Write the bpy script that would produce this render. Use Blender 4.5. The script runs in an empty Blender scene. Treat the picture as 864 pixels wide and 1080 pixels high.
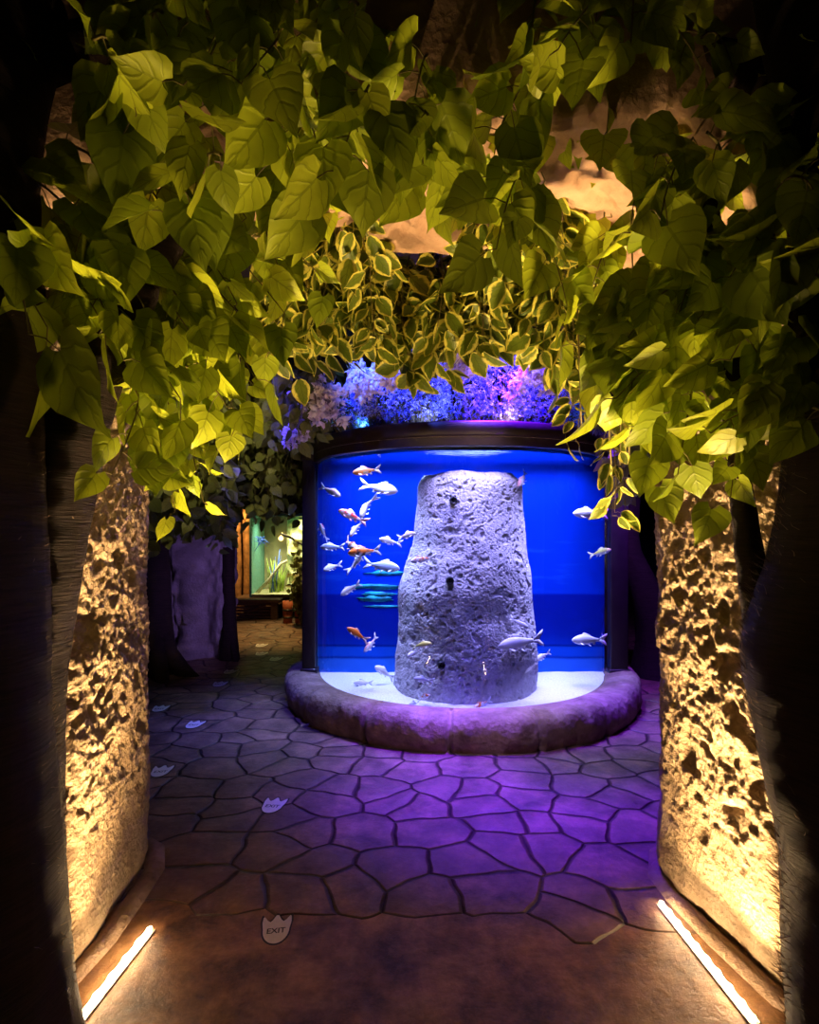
import bpy, bmesh, math, random
import numpy as np
from mathutils import Vector, Matrix, noise

random.seed(11)
RNG = np.random.default_rng(11)
C = bpy.context.scene.collection
F = 608.0
CX, HY, CAMZ = 432.0, 560.0, 1.5


def P(px, py, d):
    """a point of the place seen at that bearing, at depth d in front of the camera"""
    return Vector(((px - CX) / F * d, d, CAMZ - (py - HY) / F * d))


def sstep(a, b, x):
    t = min(1.0, max(0.0, (x - a) / (b - a)))
    return t * t * (3 - 2 * t)


# ------------------------------------------------------------------ materials
class NT:
    def __init__(self, name):
        self.m = bpy.data.materials.new(name)
        self.m.use_nodes = True
        self.t = self.m.node_tree
        self.t.nodes.clear()
        self.out = self.t.nodes.new('ShaderNodeOutputMaterial')

    def n(self, typ, ins=None, **kw):
        nd = self.t.nodes.new(typ)
        for k, v in kw.items():
            setattr(nd, k, v)
        for k, v in (ins or {}).items():
            s = nd.inputs[k]
            if isinstance(v, bpy.types.NodeSocket):
                self.t.links.new(v, s)
            else:
                s.default_value = v
        return nd

    def math(self, op, a, b=None, c=None, clamp=False):
        nd = self.t.nodes.new('ShaderNodeMath')
        nd.operation = op
        nd.use_clamp = clamp
        for i, v in enumerate((a, b, c)):
            if v is None:
                continue
            if isinstance(v, bpy.types.NodeSocket):
                self.t.links.new(v, nd.inputs[i])
            else:
                nd.inputs[i].default_value = v
        return nd.outputs[0]

    def ramp(self, fac, stops):
        nd = self.t.nodes.new('ShaderNodeValToRGB')
        cr = nd.color_ramp
        while len(cr.elements) < len(stops):
            cr.elements.new(0.5)
        for e, (p, c) in zip(cr.elements, stops):
            e.position = p
            e.color = (c[0], c[1], c[2], 1) if not isinstance(c, (int, float)) else (c, c, c, 1)
        self.t.links.new(fac, nd.inputs[0])
        return nd.outputs[0]

    def mix(self, fac, a, b):
        nd = self.t.nodes.new('ShaderNodeMix')
        nd.data_type = 'RGBA'
        for k, v in ((0, fac), (6, a), (7, b)):
            s = nd.inputs[k]
            if isinstance(v, bpy.types.NodeSocket):
                self.t.links.new(v, s)
            elif isinstance(v, (tuple, list)):
                s.default_value = (v[0], v[1], v[2], 1)
            else:
                s.default_value = v
        return nd.outputs[2]

    def surf(self, sock):
        self.t.links.new(sock, self.out.inputs[0])
        return self.m


def col4(c):
    return (c[0], c[1], c[2], 1)


def plain(name, c, rough=0.6, metal=0.0, bump=0.0, bscale=40.0, var=0.25, spec=0.4):
    t = NT(name)
    tc = t.n('ShaderNodeTexCoord')
    nz = t.n('ShaderNodeTexNoise', {'Vector': tc.outputs['Object'], 'Scale': bscale, 'Detail': 6.0})
    cc = t.ramp(nz.outputs[0], [(0.3, [v * (1 - var) for v in c]), (0.7, [min(1, v * (1 + var)) for v in c])])
    ins = {'Base Color': cc, 'Roughness': rough, 'Metallic': metal, 'Specular IOR Level': spec}
    if bump:
        b = t.n('ShaderNodeBump', {'Height': nz.outputs[0], 'Strength': bump, 'Distance': 0.02})
        ins['Normal'] = b.outputs[0]
    p = t.n('ShaderNodeBsdfPrincipled', ins)
    return t.surf(p.outputs[0])


def emis(name, c, s):
    t = NT(name)
    e = t.n('ShaderNodeEmission', {'Color': col4(c), 'Strength': s})
    return t.surf(e.outputs[0])


def m_rock(name, c0, c1, c2, scale=9.0, bump=0.6, fine=70.0):
    t = NT(name)
    tc = t.n('ShaderNodeTexCoord')
    o = tc.outputs['Object']
    n1 = t.n('ShaderNodeTexNoise', {'Vector': o, 'Scale': scale, 'Detail': 8.0, 'Roughness': 0.65})
    n2 = t.n('ShaderNodeTexNoise', {'Vector': o, 'Scale': fine, 'Detail': 5.0, 'Roughness': 0.7})
    v = t.n('ShaderNodeTexVoronoi', {'Vector': o, 'Scale': fine * 0.6})
    cc = t.ramp(n1.outputs[0], [(0.25, c0), (0.5, c1), (0.75, c2)])
    h = t.math('ADD', n2.outputs[0], t.math('MULTIPLY', v.outputs['Distance'], 0.7))
    b = t.n('ShaderNodeBump', {'Height': h, 'Strength': bump, 'Distance': 0.012})
    p = t.n('ShaderNodeBsdfPrincipled', {'Base Color': cc, 'Roughness': 0.85, 'Normal': b.outputs[0], 'Specular IOR Level': 0.2})
    return t.surf(p.outputs[0])


def m_bark(name, c0, c1, ring=120.0):
    t = NT(name)
    tc = t.n('ShaderNodeTexCoord')
    o = tc.outputs['Object']
    mp = t.n('ShaderNodeMapping', {'Vector': o, 'Scale': (6, 6, 90)})
    n1 = t.n('ShaderNodeTexNoise', {'Vector': mp.outputs[0], 'Scale': 1.2, 'Detail': 6.0, 'Roughness': 0.7})
    n2 = t.n('ShaderNodeTexNoise', {'Vector': o, 'Scale': 5.0, 'Detail': 4.0})
    cc = t.mix(n2.outputs[0], c0, c1)
    cc = t.mix(t.ramp(n1.outputs[0], [(0.35, 0.0), (0.65, 1.0)]), [v * 0.6 for v in c0], cc)
    b = t.n('ShaderNodeBump', {'Height': n1.outputs[0], 'Strength': 0.8, 'Distance': 0.015})
    p = t.n('ShaderNodeBsdfPrincipled', {'Base Color': cc, 'Roughness': 0.8, 'Normal': b.outputs[0], 'Specular IOR Level': 0.25})
    return t.surf(p.outputs[0])


def m_leaf(name, green, dark, edge=None, trans=0.25, rough=0.42):
    """leaf blade with midrib and side veins; edge = colour of a pale variegated margin"""
    t = NT(name)
    uv = t.n('ShaderNodeUVMap')
    sp = t.n('ShaderNodeSeparateXYZ', {'Vector': uv.outputs[0]})
    u = t.math('ABSOLUTE', t.math('SUBTRACT', t.math('MULTIPLY', sp.outputs[0], 2.0), 1.0))
    v = sp.outputs[1]
    at = t.n('ShaderNodeAttribute', attribute_name='tint')
    tint = at.outputs['Fac']
    tc = t.n('ShaderNodeTexCoord')
    nz = t.n('ShaderNodeTexNoise', {'Vector': tc.outputs['Object'], 'Scale': 28.0, 'Detail': 4.0})
    base = t.mix(tint, dark, green)
    base = t.mix(t.math('MULTIPLY', nz.outputs[0], 0.45), base, [x * 0.55 for x in dark])
    side = t.math('PINGPONG', t.math('ADD', t.math('SUBTRACT', t.math('MULTIPLY', v, 4.0), t.math('MULTIPLY', u, 1.5)), t.math('MULTIPLY', nz.outputs[0], 0.7)), 0.5)
    vein = t.math('LESS_THAN', side, 0.045)
    rib = t.math('LESS_THAN', u, 0.05)
    vv = t.math('MAXIMUM', vein, rib)
    if edge:
        e = t.math('ADD', u, t.math('MULTIPLY', t.math('SUBTRACT', nz.outputs[0], 0.5), 0.9))
        e = t.math('MAXIMUM', e, t.math('MULTIPLY', t.math('SUBTRACT', v, 0.72), 3.2))
        em = t.ramp(e, [(0.58, 0.0), (0.74, 1.0)])
        base = t.mix(em, base, edge)
    base = t.mix(t.math('MULTIPLY', vv, 0.4), base, [x * 0.45 for x in dark])
    hgt = t.math('SUBTRACT', 1.0, t.math('MULTIPLY', t.math('MINIMUM', side, 0.2), 5.0))
    b = t.n('ShaderNodeBump', {'Height': hgt, 'Strength': 0.24, 'Distance': 0.005})
    p = t.n('ShaderNodeBsdfPrincipled', {'Base Color': base, 'Roughness': rough, 'Normal': b.outputs[0], 'Specular IOR Level': 0.35})
    tr = t.n('ShaderNodeBsdfTranslucent', {'Color': base, 'Normal': b.outputs[0]})
    mx = t.n('ShaderNodeMixShader', {0: trans, 1: p.outputs[0], 2: tr.outputs[0]})
    return t.surf(mx.outputs[0])


def m_floor():
    t = NT('stamped_concrete')
    geo = t.n('ShaderNodeNewGeometry')
    pos = geo.outputs['Position']
    wn = t.n('ShaderNodeTexNoise', {'Vector': pos, 'Scale': 2.6, 'Detail': 2.0})
    wv = t.n('ShaderNodeVectorMath', {0: wn.outputs['Color'], 1: (0.5, 0.5, 0.5)}, operation='SUBTRACT')
    ws = t.n('ShaderNodeVectorMath', {0: wv.outputs[0], 3: 0.16}, operation='SCALE')
    wp = t.n('ShaderNodeVectorMath', {0: pos, 1: ws.outputs[0]}, operation='ADD')
    fl = t.n('ShaderNodeVectorMath', {0: wp.outputs[0], 1: (1, 1.12, 0)}, operation='MULTIPLY')
    SC = 3.5
    ve = t.n('ShaderNodeTexVoronoi', {'Vector': fl.outputs[0], 'Scale': SC, 'Randomness': 0.85}, feature='DISTANCE_TO_EDGE', voronoi_dimensions='2D')
    vf = t.n('ShaderNodeTexVoronoi', {'Vector': fl.outputs[0], 'Scale': SC, 'Randomness': 0.85}, feature='F1', voronoi_dimensions='2D')
    cp = t.n('ShaderNodeSeparateXYZ', {'Vector': vf.outputs['Position']})
    ap = t.n('ShaderNodeSeparateXYZ', {'Vector': pos})
    stone = t.math('GREATER_THAN', t.math('SUBTRACT', cp.outputs[1], t.math('MULTIPLY', t.math('ABSOLUTE', ap.outputs[0]), 0.12)), 2.42)
    gap = t.ramp(ve.outputs['Distance'], [(0.0, 1.0), (0.022, 0.8), (0.05, 0.0)])
    gap = t.math('MULTIPLY', gap, stone)
    n1 = t.n('ShaderNodeTexNoise', {'Vector': pos, 'Scale': 4.2, 'Detail': 10.0, 'Roughness': 0.74, 'Distortion': 0.15})
    n2 = t.n('ShaderNodeTexNoise', {'Vector': pos, 'Scale': 26.0, 'Detail': 6.0, 'Roughness': 0.7})
    cell = t.n('ShaderNodeSeparateColor', {'Color': vf.outputs['Color']})
    c = t.ramp(n1.outputs[0], [(0.34, (0.05, 0.027, 0.016)), (0.5, (0.165, 0.095, 0.058)), (0.66, (0.33, 0.20, 0.12))])
    c = t.mix(t.math('MULTIPLY', t.math('MULTIPLY', cell.outputs[0], stone), 0.45), c, (0.11, 0.066, 0.05))
    c = t.mix(t.math('MULTIPLY', gap, 0.85), c, (0.018, 0.012, 0.01))
    c = t.mix(t.math('MULTIPLY', t.math('SUBTRACT', 1.0, stone), 0.6), c, t.ramp(n1.outputs[0], [(0.36, (0.045, 0.02, 0.007)), (0.5, (0.2, 0.095, 0.03)), (0.64, (0.38, 0.2, 0.075))]))
    sparse = t.ramp(n2.outputs[0], [(0.5, 0.0), (0.7, 1.0)])
    pillow = t.ramp(ve.outputs['Distance'], [(0.0, 0.0), (0.05, 0.75), (0.25, 1.0)])
    pil = t.math('ADD', t.math('MULTIPLY', pillow, stone), t.math('MULTIPLY', t.math('SUBTRACT', 1.0, stone), 1.0))
    h = t.math('ADD', pil, t.math('ADD', t.math('MULTIPLY', n1.outputs[0], 0.55), t.math('MULTIPLY', n2.outputs[0], 0.12)))
    b = t.n('ShaderNodeBump', {'Height': h, 'Strength': 1.0, 'Distance': 0.022})
    r = t.ramp(n2.outputs[0], [(0.3, 0.36), (0.7, 0.6)])
    p = t.n('ShaderNodeBsdfPrincipled', {'Base Color': c, 'Roughness': r, 'Normal': b.outputs[0], 'Specular IOR Level': 0.4})
    return t.surf(p.outputs[0])


def m_glass(name, tint=(0.97, 0.985, 1.0), ior=1.45):
    t = NT(name)
    fr = t.n('ShaderNodeFresnel', {'IOR': ior})
    lw = t.math('MULTIPLY', fr.outputs[0], 0.8)
    tr = t.n('ShaderNodeBsdfTransparent', {'Color': col4(tint)})
    gl = t.n('ShaderNodeBsdfGlossy', {'Color': (1, 1, 1, 1), 'Roughness': 0.02})
    mx = t.n('ShaderNodeMixShader', {0: lw, 1: tr.outputs[0], 2: gl.outputs[0]})
    return t.surf(mx.outputs[0])


def m_water_top():
    t = NT('water_surface')
    tc = t.n('ShaderNodeTexCoord')
    mp = t.n('ShaderNodeMapping', {'Vector': tc.outputs['Object'], 'Scale': (1, 2.4, 1)})
    nz = t.n('ShaderNodeTexNoise', {'Vector': mp.outputs[0], 'Scale': 5.0, 'Detail': 3.0})
    b = t.n('ShaderNodeBump', {'Height': nz.outputs[0], 'Strength': 0.12, 'Distance': 0.02})
    fr = t.n('ShaderNodeFresnel', {'IOR': 1.33})
    tr = t.n('ShaderNodeBsdfTransparent', {'Color': (0.95, 0.98, 1, 1)})
    gl = t.n('ShaderNodeBsdfGlossy', {'Color': (0.9, 0.95, 1, 1), 'Roughness': 0.03, 'Normal': b.outputs[0]})
    mx = t.n('ShaderNodeMixShader', {0: fr.outputs[0], 1: tr.outputs[0], 2: gl.outputs[0]})
    return t.surf(mx.outputs[0])


def m_water_side():
    t = NT('water_body')
    tr = t.n('ShaderNodeBsdfTransparent', {'Color': (0.66, 0.74, 1.0, 1)})
    return t.surf(tr.outputs[0])


def m_added_backdrop():
    t = NT('blue_backdrop')
    tc = t.n('ShaderNodeTexCoord')
    o = tc.outputs['Object']
    sp = t.n('ShaderNodeSeparateXYZ', {'Vector': o})
    z = sp.outputs[2]
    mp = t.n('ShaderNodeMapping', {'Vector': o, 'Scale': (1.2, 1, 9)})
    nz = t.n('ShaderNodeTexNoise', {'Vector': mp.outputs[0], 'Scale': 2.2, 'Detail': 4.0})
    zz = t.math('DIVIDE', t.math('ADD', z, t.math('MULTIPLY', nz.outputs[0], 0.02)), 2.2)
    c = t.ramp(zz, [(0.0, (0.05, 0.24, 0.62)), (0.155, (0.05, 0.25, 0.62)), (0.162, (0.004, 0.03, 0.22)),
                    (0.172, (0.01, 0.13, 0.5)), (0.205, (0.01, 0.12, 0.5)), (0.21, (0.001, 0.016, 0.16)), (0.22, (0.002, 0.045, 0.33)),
                    (0.26, (0.002, 0.022, 0.26)), (0.42, (0.001, 0.014, 0.24)), (0.43, (0.001, 0.055, 0.46)), (1.0, (0.001, 0.06, 0.5))])  # pale foot paints the sand's reflection, dark band the dark room beyond
    # cloudy pale-blue streaks at mid height, painting the view through the water
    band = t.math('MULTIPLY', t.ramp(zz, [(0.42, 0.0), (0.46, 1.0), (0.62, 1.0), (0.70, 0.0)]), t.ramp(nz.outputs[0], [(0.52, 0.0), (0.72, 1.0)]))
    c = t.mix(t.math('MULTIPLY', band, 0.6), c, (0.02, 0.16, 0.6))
    p = t.n('ShaderNodeBsdfPrincipled', {'Base Color': c, 'Roughness': 0.7, 'Specular IOR Level': 0.1})
    return t.surf(p.outputs[0])


def m_attr(name, rough=0.4, trans=0.0, attr='col'):
    t = NT(name)
    at = t.n('ShaderNodeAttribute', attribute_name=attr)
    p = t.n('ShaderNodeBsdfPrincipled', {'Base Color': at.outputs['Color'], 'Roughness': rough})
    if trans:
        tr = t.n('ShaderNodeBsdfTranslucent', {'Color': at.outputs['Color']})
        mx = t.n('ShaderNodeMixShader', {0: trans, 1: p.outputs[0], 2: tr.outputs[0]})
        return t.surf(mx.outputs[0])
    return t.surf(p.outputs[0])


M = {}
M['rock'] = m_rock('sandy_rock', (0.21, 0.15, 0.093), (0.315, 0.235, 0.153), (0.42, 0.33, 0.225), bump=1.0, fine=95.0)
M['soffit'] = m_rock('soffit_rock', (0.24, 0.145, 0.09), (0.39, 0.26, 0.17), (0.52, 0.36, 0.25), scale=6, bump=0.5)
M['column_rock'] = m_rock('column_rock', (0.4, 0.38, 0.4), (0.54, 0.51, 0.54), (0.7, 0.66, 0.7), scale=16, bump=0.8, fine=110)
M['slab'] = m_rock('grey_slab', (0.2, 0.17, 0.17), (0.3, 0.26, 0.26), (0.4, 0.36, 0.36), scale=5)
M['curb'] = m_rock('curb_stone', (0.10, 0.066, 0.045), (0.22, 0.15, 0.10), (0.36, 0.26, 0.19), scale=7, bump=0.8, fine=45)
M['bark'] = m_bark('dark_bark', (0.018, 0.010, 0.007), (0.036, 0.021, 0.015))
M['fibre'] = plain('bark_fibre', (0.16, 0.1, 0.06), 0.8)
M['twig'] = plain('twig', (0.14, 0.12, 0.03), 0.6)
M['leaf'] = m_leaf('heart_leaf', (0.62, 0.74, 0.032), (0.21, 0.30, 0.012))
M['ivy'] = m_leaf('variegated_leaf', (0.2, 0.27, 0.02), (0.1, 0.16, 0.012), edge=(0.72, 0.7, 0.12), trans=0.3)
M['darkivy'] = m_leaf('plain_ivy_leaf', (0.3, 0.33, 0.1), (0.13, 0.16, 0.05), trans=0.2)
M['floor'] = m_floor()
M['darkwall'] = plain('dark_wall', (0.03, 0.024, 0.026), 0.9, bump=0.6, bscale=8)
M['ceil'] = plain('dark_ceiling', (0.025, 0.019, 0.014), 0.95, bump=0.6, bscale=10)
M['glass'] = m_glass('tank_glass')
M['wtop'] = m_water_top()
M['wside'] = m_water_side()
M['added_backdrop'] = m_added_backdrop()
M['rim'] = plain('dark_rim', (0.016, 0.008, 0.010), 0.42, bump=0.15, bscale=18)
M['seam'] = plain('pale_seam', (0.35, 0.28, 0.33), 0.5)
M['sand'] = plain('white_sand', (0.74, 0.72, 0.74), 0.9, bump=0.5, bscale=60, var=0.12)
M['fish'] = m_attr('fish_skin', 0.35)
M['petal'] = m_attr('petal', 0.6, 0.3)
M['black'] = plain('black_plastic', (0.012, 0.012, 0.016), 0.4)
M['sticker'] = plain('white_vinyl', (0.72, 0.68, 0.62), 0.5, var=0.06)
M['print'] = plain('black_print', (0.012, 0.01, 0.01), 0.5)
M['channel'] = plain('alu_channel', (0.45, 0.42, 0.38), 0.4, metal=0.7)
M['led'] = emis('led_strip', (1.0, 0.66, 0.34), 95.0)
M['teal'] = plain('teal_glow', (0.02, 0.40, 0.27), 0.6, var=0.95, bscale=9)  # green glow behind the tank, put into a flat colour
M['wood'] = plain('dark_wood', (0.1, 0.055, 0.03), 0.7, bump=0.4, bscale=25)
M['orangewood'] = plain('orange_bark', (0.4, 0.2, 0.07), 0.8, bump=0.8, bscale=9, var=0.5)
M['redwood'] = plain('red_wood', (0.36, 0.1, 0.05), 0.65, bump=0.3, bscale=22)
M['olive'] = plain('olive_wall', (0.34, 0.31, 0.18), 0.9, bscale=4)
M['yrock'] = m_rock('mossy_pale_rock', (0.4, 0.4, 0.12), (0.6, 0.58, 0.3), (0.75, 0.72, 0.55), scale=7)
M['blade'] = plain('grass_blade', (0.35, 0.5, 0.08), 0.5)
M['bluelitblade'] = plain('blue_lit_blade', (0.06, 0.16, 0.75), 0.5)  # blue light on the terrarium plants, put into their colour
M['branchpale'] = plain('pale_driftwood', (0.6, 0.52, 0.36), 0.8)
M['terrglass'] = m_glass('terrarium_glass', (0.94, 0.99, 0.96))
M['glassedge'] = plain('glass_edge', (0.12, 0.36, 0.34), 0.2)
M['globe'] = emis('warm_globe', (1.0, 0.6, 0.2), 6.0)


# ------------------------------------------------------------------ mesh tools
class MB:
    def __init__(self):
        self.v, self.f, self.n = [], [], 0
        self.mi = []

    def add(self, vs, fs, mi=0):
        b = self.n
        self.v.extend([tuple(x) for x in vs])
        self.f.extend([tuple(i + b for i in f) for f in fs])
        self.mi.extend([mi] * len(fs))
        self.n += len(vs)

    def box(self, lo, hi, mi=0, bev=0.0):
        (x0, y0, z0), (x1, y1, z1) = lo, hi
        if bev <= 0:
            vs = [(x0, y0, z0), (x1, y0, z0), (x1, y1, z0), (x0, y1, z0), (x0, y0, z1), (x1, y0, z1), (x1, y1, z1), (x0, y1, z1)]
            fs = [(3, 2, 1, 0), (4, 5, 6, 7), (0, 1, 5, 4), (1, 2, 6, 5), (2, 3, 7, 6), (3, 0, 4, 7)]
            self.add(vs, fs, mi)
            return
        bm = bmesh.new()
        bmesh.ops.create_cube(bm, size=1)
        for v in bm.verts:
            v.co = Vector(((x0 + x1) / 2 + v.co.x * (x1 - x0), (y0 + y1) / 2 + v.co.y * (y1 - y0), (z0 + z1) / 2 + v.co.z * (z1 - z0)))
        bmesh.ops.bevel(bm, geom=bm.edges[:], offset=bev, segments=2, affect='EDGES', profile=0.5)
        self.bm(bm, mi)

    def bm(self, bm, mi=0):
        bm.verts.index_update()
        self.add([v.co[:] for v in bm.verts], [[v.index for v in f.verts] for f in bm.faces], mi)
        bm.free()

    def tube(self, pts, radii, ns=6, cap=True, mi=0):
        pts = [Vector(p) for p in pts]
        if isinstance(radii, (int, float)):
            radii = [radii] * len(pts)
        vs, fs = [], []
        up = None
        for i, p in enumerate(pts):
            t = (pts[min(i + 1, len(pts) - 1)] - pts[max(i - 1, 0)]).normalized()
            if up is None:
                a = Vector((0, 0, 1)) if abs(t.z) < 0.9 else Vector((1, 0, 0))
                up = t.cross(a).normalized()
            else:
                up = (up - t * up.dot(t)).normalized()
            bi = t.cross(up)
            for k in range(ns):
                an = 2 * math.pi * k / ns
                vs.append(p + (up * math.cos(an) + bi * math.sin(an)) * radii[i])
        for i in range(len(pts) - 1):
            for k in range(ns):
                k2 = (k + 1) % ns
                fs.append((i * ns + k, i * ns + k2, (i + 1) * ns + k2, (i + 1) * ns + k))
        if cap:
            fs.append(tuple(range(ns))[::-1])
            fs.append(tuple((len(pts) - 1) * ns + k for k in range(ns)))
        self.add(vs, fs, mi)

    def lathe(self, prof, cx, cy, ns=64, mi=0, fn=None, closed=False):
        vs, fs = [], []
        m = len(prof)
        for k in range(ns):
            a = 2 * math.pi * k / ns
            for j, (r, z) in enumerate(prof):
                rr, zz = (r, z) if fn is None else fn(r, z, a, j)
                vs.append((cx + rr * math.cos(a), cy + rr * math.sin(a), zz))
        for k in range(ns):
            k2 = (k + 1) % ns
            for j in range(m - (0 if closed else 1)):
                j2 = (j + 1) % m
                fs.append((k * m + j, k2 * m + j, k2 * m + j2, k * m + j2))
        self.add(vs, fs, mi)

    def build(self, name, mats, parent=None, smooth=True, loc=None):
        me = bpy.data.meshes.new(name)
        off = Vector(loc) if loc is not None else Vector((0, 0, 0))
        me.from_pydata([tuple(Vector(v) - off) for v in self.v] if loc is not None else self.v, [], self.f)
        if not isinstance(mats, (list, tuple)):
            mats = [mats]
        for m in mats:
            me.materials.append(m)
        me.polygons.foreach_set('use_smooth', [smooth] * len(me.polygons))
        if len(mats) > 1:
            me.polygons.foreach_set('material_index', self.mi)
        me.update()
        o = bpy.data.objects.new(name, me)
        C.objects.link(o)
        if loc is not None:
            o.location = off
        if parent is not None:
            o.parent = parent
        return o


def grid(fn, us, vs, closed=False):
    V = [fn(u, v) for u in us for v in vs]
    nu, nv = len(us), len(vs)
    Fs = []
    for i in range(nu if closed else nu - 1):
        i2 = (i + 1) % nu
        for j in range(nv - 1):
            Fs.append((i * nv + j, i2 * nv + j, i2 * nv + j + 1, i * nv + j + 1))
    return V, Fs


def tag(o, label, cat, group=None, kind=None):
    o['label'] = label
    o['category'] = cat
    if group:
        o['group'] = group
    if kind:
        o['kind'] = kind
    return o


def thing(name, label, cat, loc=(0, 0, 0), group=None):
    o = bpy.data.objects.new(name, None)
    C.objects.link(o)
    o.location = loc
    return tag(o, label, cat, group)


def struct(o):
    o['kind'] = 'structure'
    return o


def adopt(root):
    """children were built in world coordinates: shift their meshes so the empty can sit at the base"""
    l = Vector(root.location)
    for ch in root.children:
        ch.location = Vector(ch.location) - l


# ------------------------------------------------------------------ leaves
def leaf_template(kind, curl, fold, wave, ph):
    if kind == 'heart':
        ts = [0, 0.07, 0.18, 0.34, 0.52, 0.7, 0.86, 1.0]
        ws = [0.15, 0.40, 0.475, 0.455, 0.36, 0.22, 0.085, 0.004]
        lobe = 0.16
    elif kind == 'ovate':
        ts = [0, 0.12, 0.3, 0.5, 0.7, 0.87, 1.0]
        ws = [0.06, 0.24, 0.345, 0.345, 0.25, 0.11, 0.004]
        lobe = 0.04
    else:
        ts = [0, 0.2, 0.5, 0.8, 1.0]
        ws = [0.1, 0.36, 0.36, 0.17, 0.01]
        lobe = 0.1
    us = [-1, -0.55, 0, 0.55, 1] if kind != 'small' else [-1, 0, 1]
    V, UV = [], []
    for t, w in zip(ts, ws):
        for u in us:
            x = u * w
            y = t - lobe * u * u * max(0, 1 - t * 3.2)
            z = fold * abs(x) - curl * t * t + wave * math.sin(t * 9 + ph + u * 1.3) * abs(u)
            V.append((x, y, z))
            UV.append((u * 0.5 + 0.5, t))
    nu = len(us)
    Fs = []
    for i in range(len(ts) - 1):
        for j in range(nu - 1):
            a = i * nu + j
            Fs.append((a, a + 1, a + nu + 1, a + nu))
    return np.array(V), np.array(UV), np.array(Fs)


TPL = {}
for kd in ('heart', 'ovate', 'small'):
    TPL[kd] = [leaf_template(kd, c, f, w, p) for c, f, w, p in
               ((0.10, 0.25, 0.02, 0), (0.22, 0.12, 0.03, 2), (0.02, 0.4, 0.025, 4), (0.32, 0.3, 0.02, 1), (-0.08, 0.18, 0.035, 5))]


class Leaves:
    def __init__(self, kind):
        self.kind = kind
        self.items = []

    def add(self, p, d, nrm, size, tint):
        self.items.append((Vector(p), Vector(d), Vector(nrm), size, tint))

    def build(self, name, mat, parent=None):
        Vs, UVs, Fs, T = [], [], [], []
        base = 0
        for p, d, nrm, s, tint in self.items:
            tv, tu, tf = TPL[self.kind][random.randrange(len(TPL[self.kind]))]
            d = d.normalized()
            n = nrm - d * nrm.dot(d)
            if n.length < 1e-3:
                n = d.orthogonal()
            n.normalize()
            x = d.cross(n)
            R = np.array([x[:], d[:], n[:]])
            wsc = random.uniform(0.85, 1.12)
            Vs.append((tv * np.array([wsc, 1, 1])) @ R * s + np.array(p[:]))
            UVs.append(tu)
            Fs.append(tf + base)
            T.append(np.full(len(tv), tint))
            base += len(tv)
        if not Vs:
            return None
        V, U, Fa, T = np.concatenate(Vs), np.concatenate(UVs), np.concatenate(Fs), np.concatenate(T)
        me = bpy.data.meshes.new(name)
        me.vertices.add(len(V))
        me.vertices.foreach_set('co', V.astype(np.float32).ravel())
        me.loops.add(Fa.size)
        me.loops.foreach_set('vertex_index', Fa.astype(np.int32).ravel())
        me.polygons.add(len(Fa))
        me.polygons.foreach_set('loop_start', np.arange(0, Fa.size, 4, dtype=np.int32))
        me.polygons.foreach_set('use_smooth', np.ones(len(Fa), dtype=bool))
        me.update(calc_edges=True)
        uvl = me.uv_layers.new(name='UVMap')
        uvl.data.foreach_set('uv', U[Fa.ravel()].astype(np.float32).ravel())
        at = me.attributes.new('tint', 'FLOAT', 'POINT')
        at.data.foreach_set('value', T.astype(np.float32))
        me.materials.append(mat)
        me.validate()
        o = bpy.data.objects.new(name, me)
        C.objects.link(o)
        if parent is not None:
            o.parent = parent
        return o


def rv(s=1.0):
    return Vector((random.gauss(0, s), random.gauss(0, s), random.gauss(0, s)))


def strand(mb, lv, a, b, n, size, sag=0.06, face=None, spread=0.5, down=0.7, twig=0.0035, jit=0.34, keepend=True, facej=0.7):
    """one twig from a to b carrying n alternate leaves on short stalks"""
    a, b = Vector(a), Vector(b)
    L = (b - a).length
    seg = 7
    k = rv(0.05 * L)
    pts = []
    for i in range(seg):
        t = i / (seg - 1)
        pts.append(a.lerp(b, t) + Vector((0, 0, sag * 4 * t * (1 - t))) + k * math.sin(t * math.pi))
    mb.tube(pts, [twig * (1.3 - 0.8 * i / (seg - 1)) for i in range(seg)], 4, cap=False)
    face = Vector(face) if face is not None else Vector((0, -0.72, -0.5))
    for i in range(n):
        t = (i + random.uniform(0.15, 0.85)) / n
        if keepend and i == n - 1:
            t = 1.0
        j = min(int(t * (seg - 1)), seg - 2)
        f = t * (seg - 1) - j
        p = pts[j].lerp(pts[j + 1], f)
        tan = (pts[j + 1] - pts[j]).normalized()
        side = tan.cross(face).normalized() * (1 if i % 2 else -1)
        d = (side * spread + tan * 0.45 + Vector((0, 0, -down)) + rv(jit)).normalized()
        s = size * random.uniform(0.72, 1.2)
        pl = s * random.uniform(0.25, 0.55)
        e = p + (side * 0.7 + tan * 0.4 + rv(0.25)).normalized() * pl
        mb.tube([p, p.lerp(e, 0.5) + Vector((0, 0, 0.12 * pl)), e], [twig * 0.6, twig * 0.5, twig * 0.45], 3, cap=False)
        nr = (face + rv(facej)).normalized()
        lv.add(e, d, nr, s, random.random())


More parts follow.
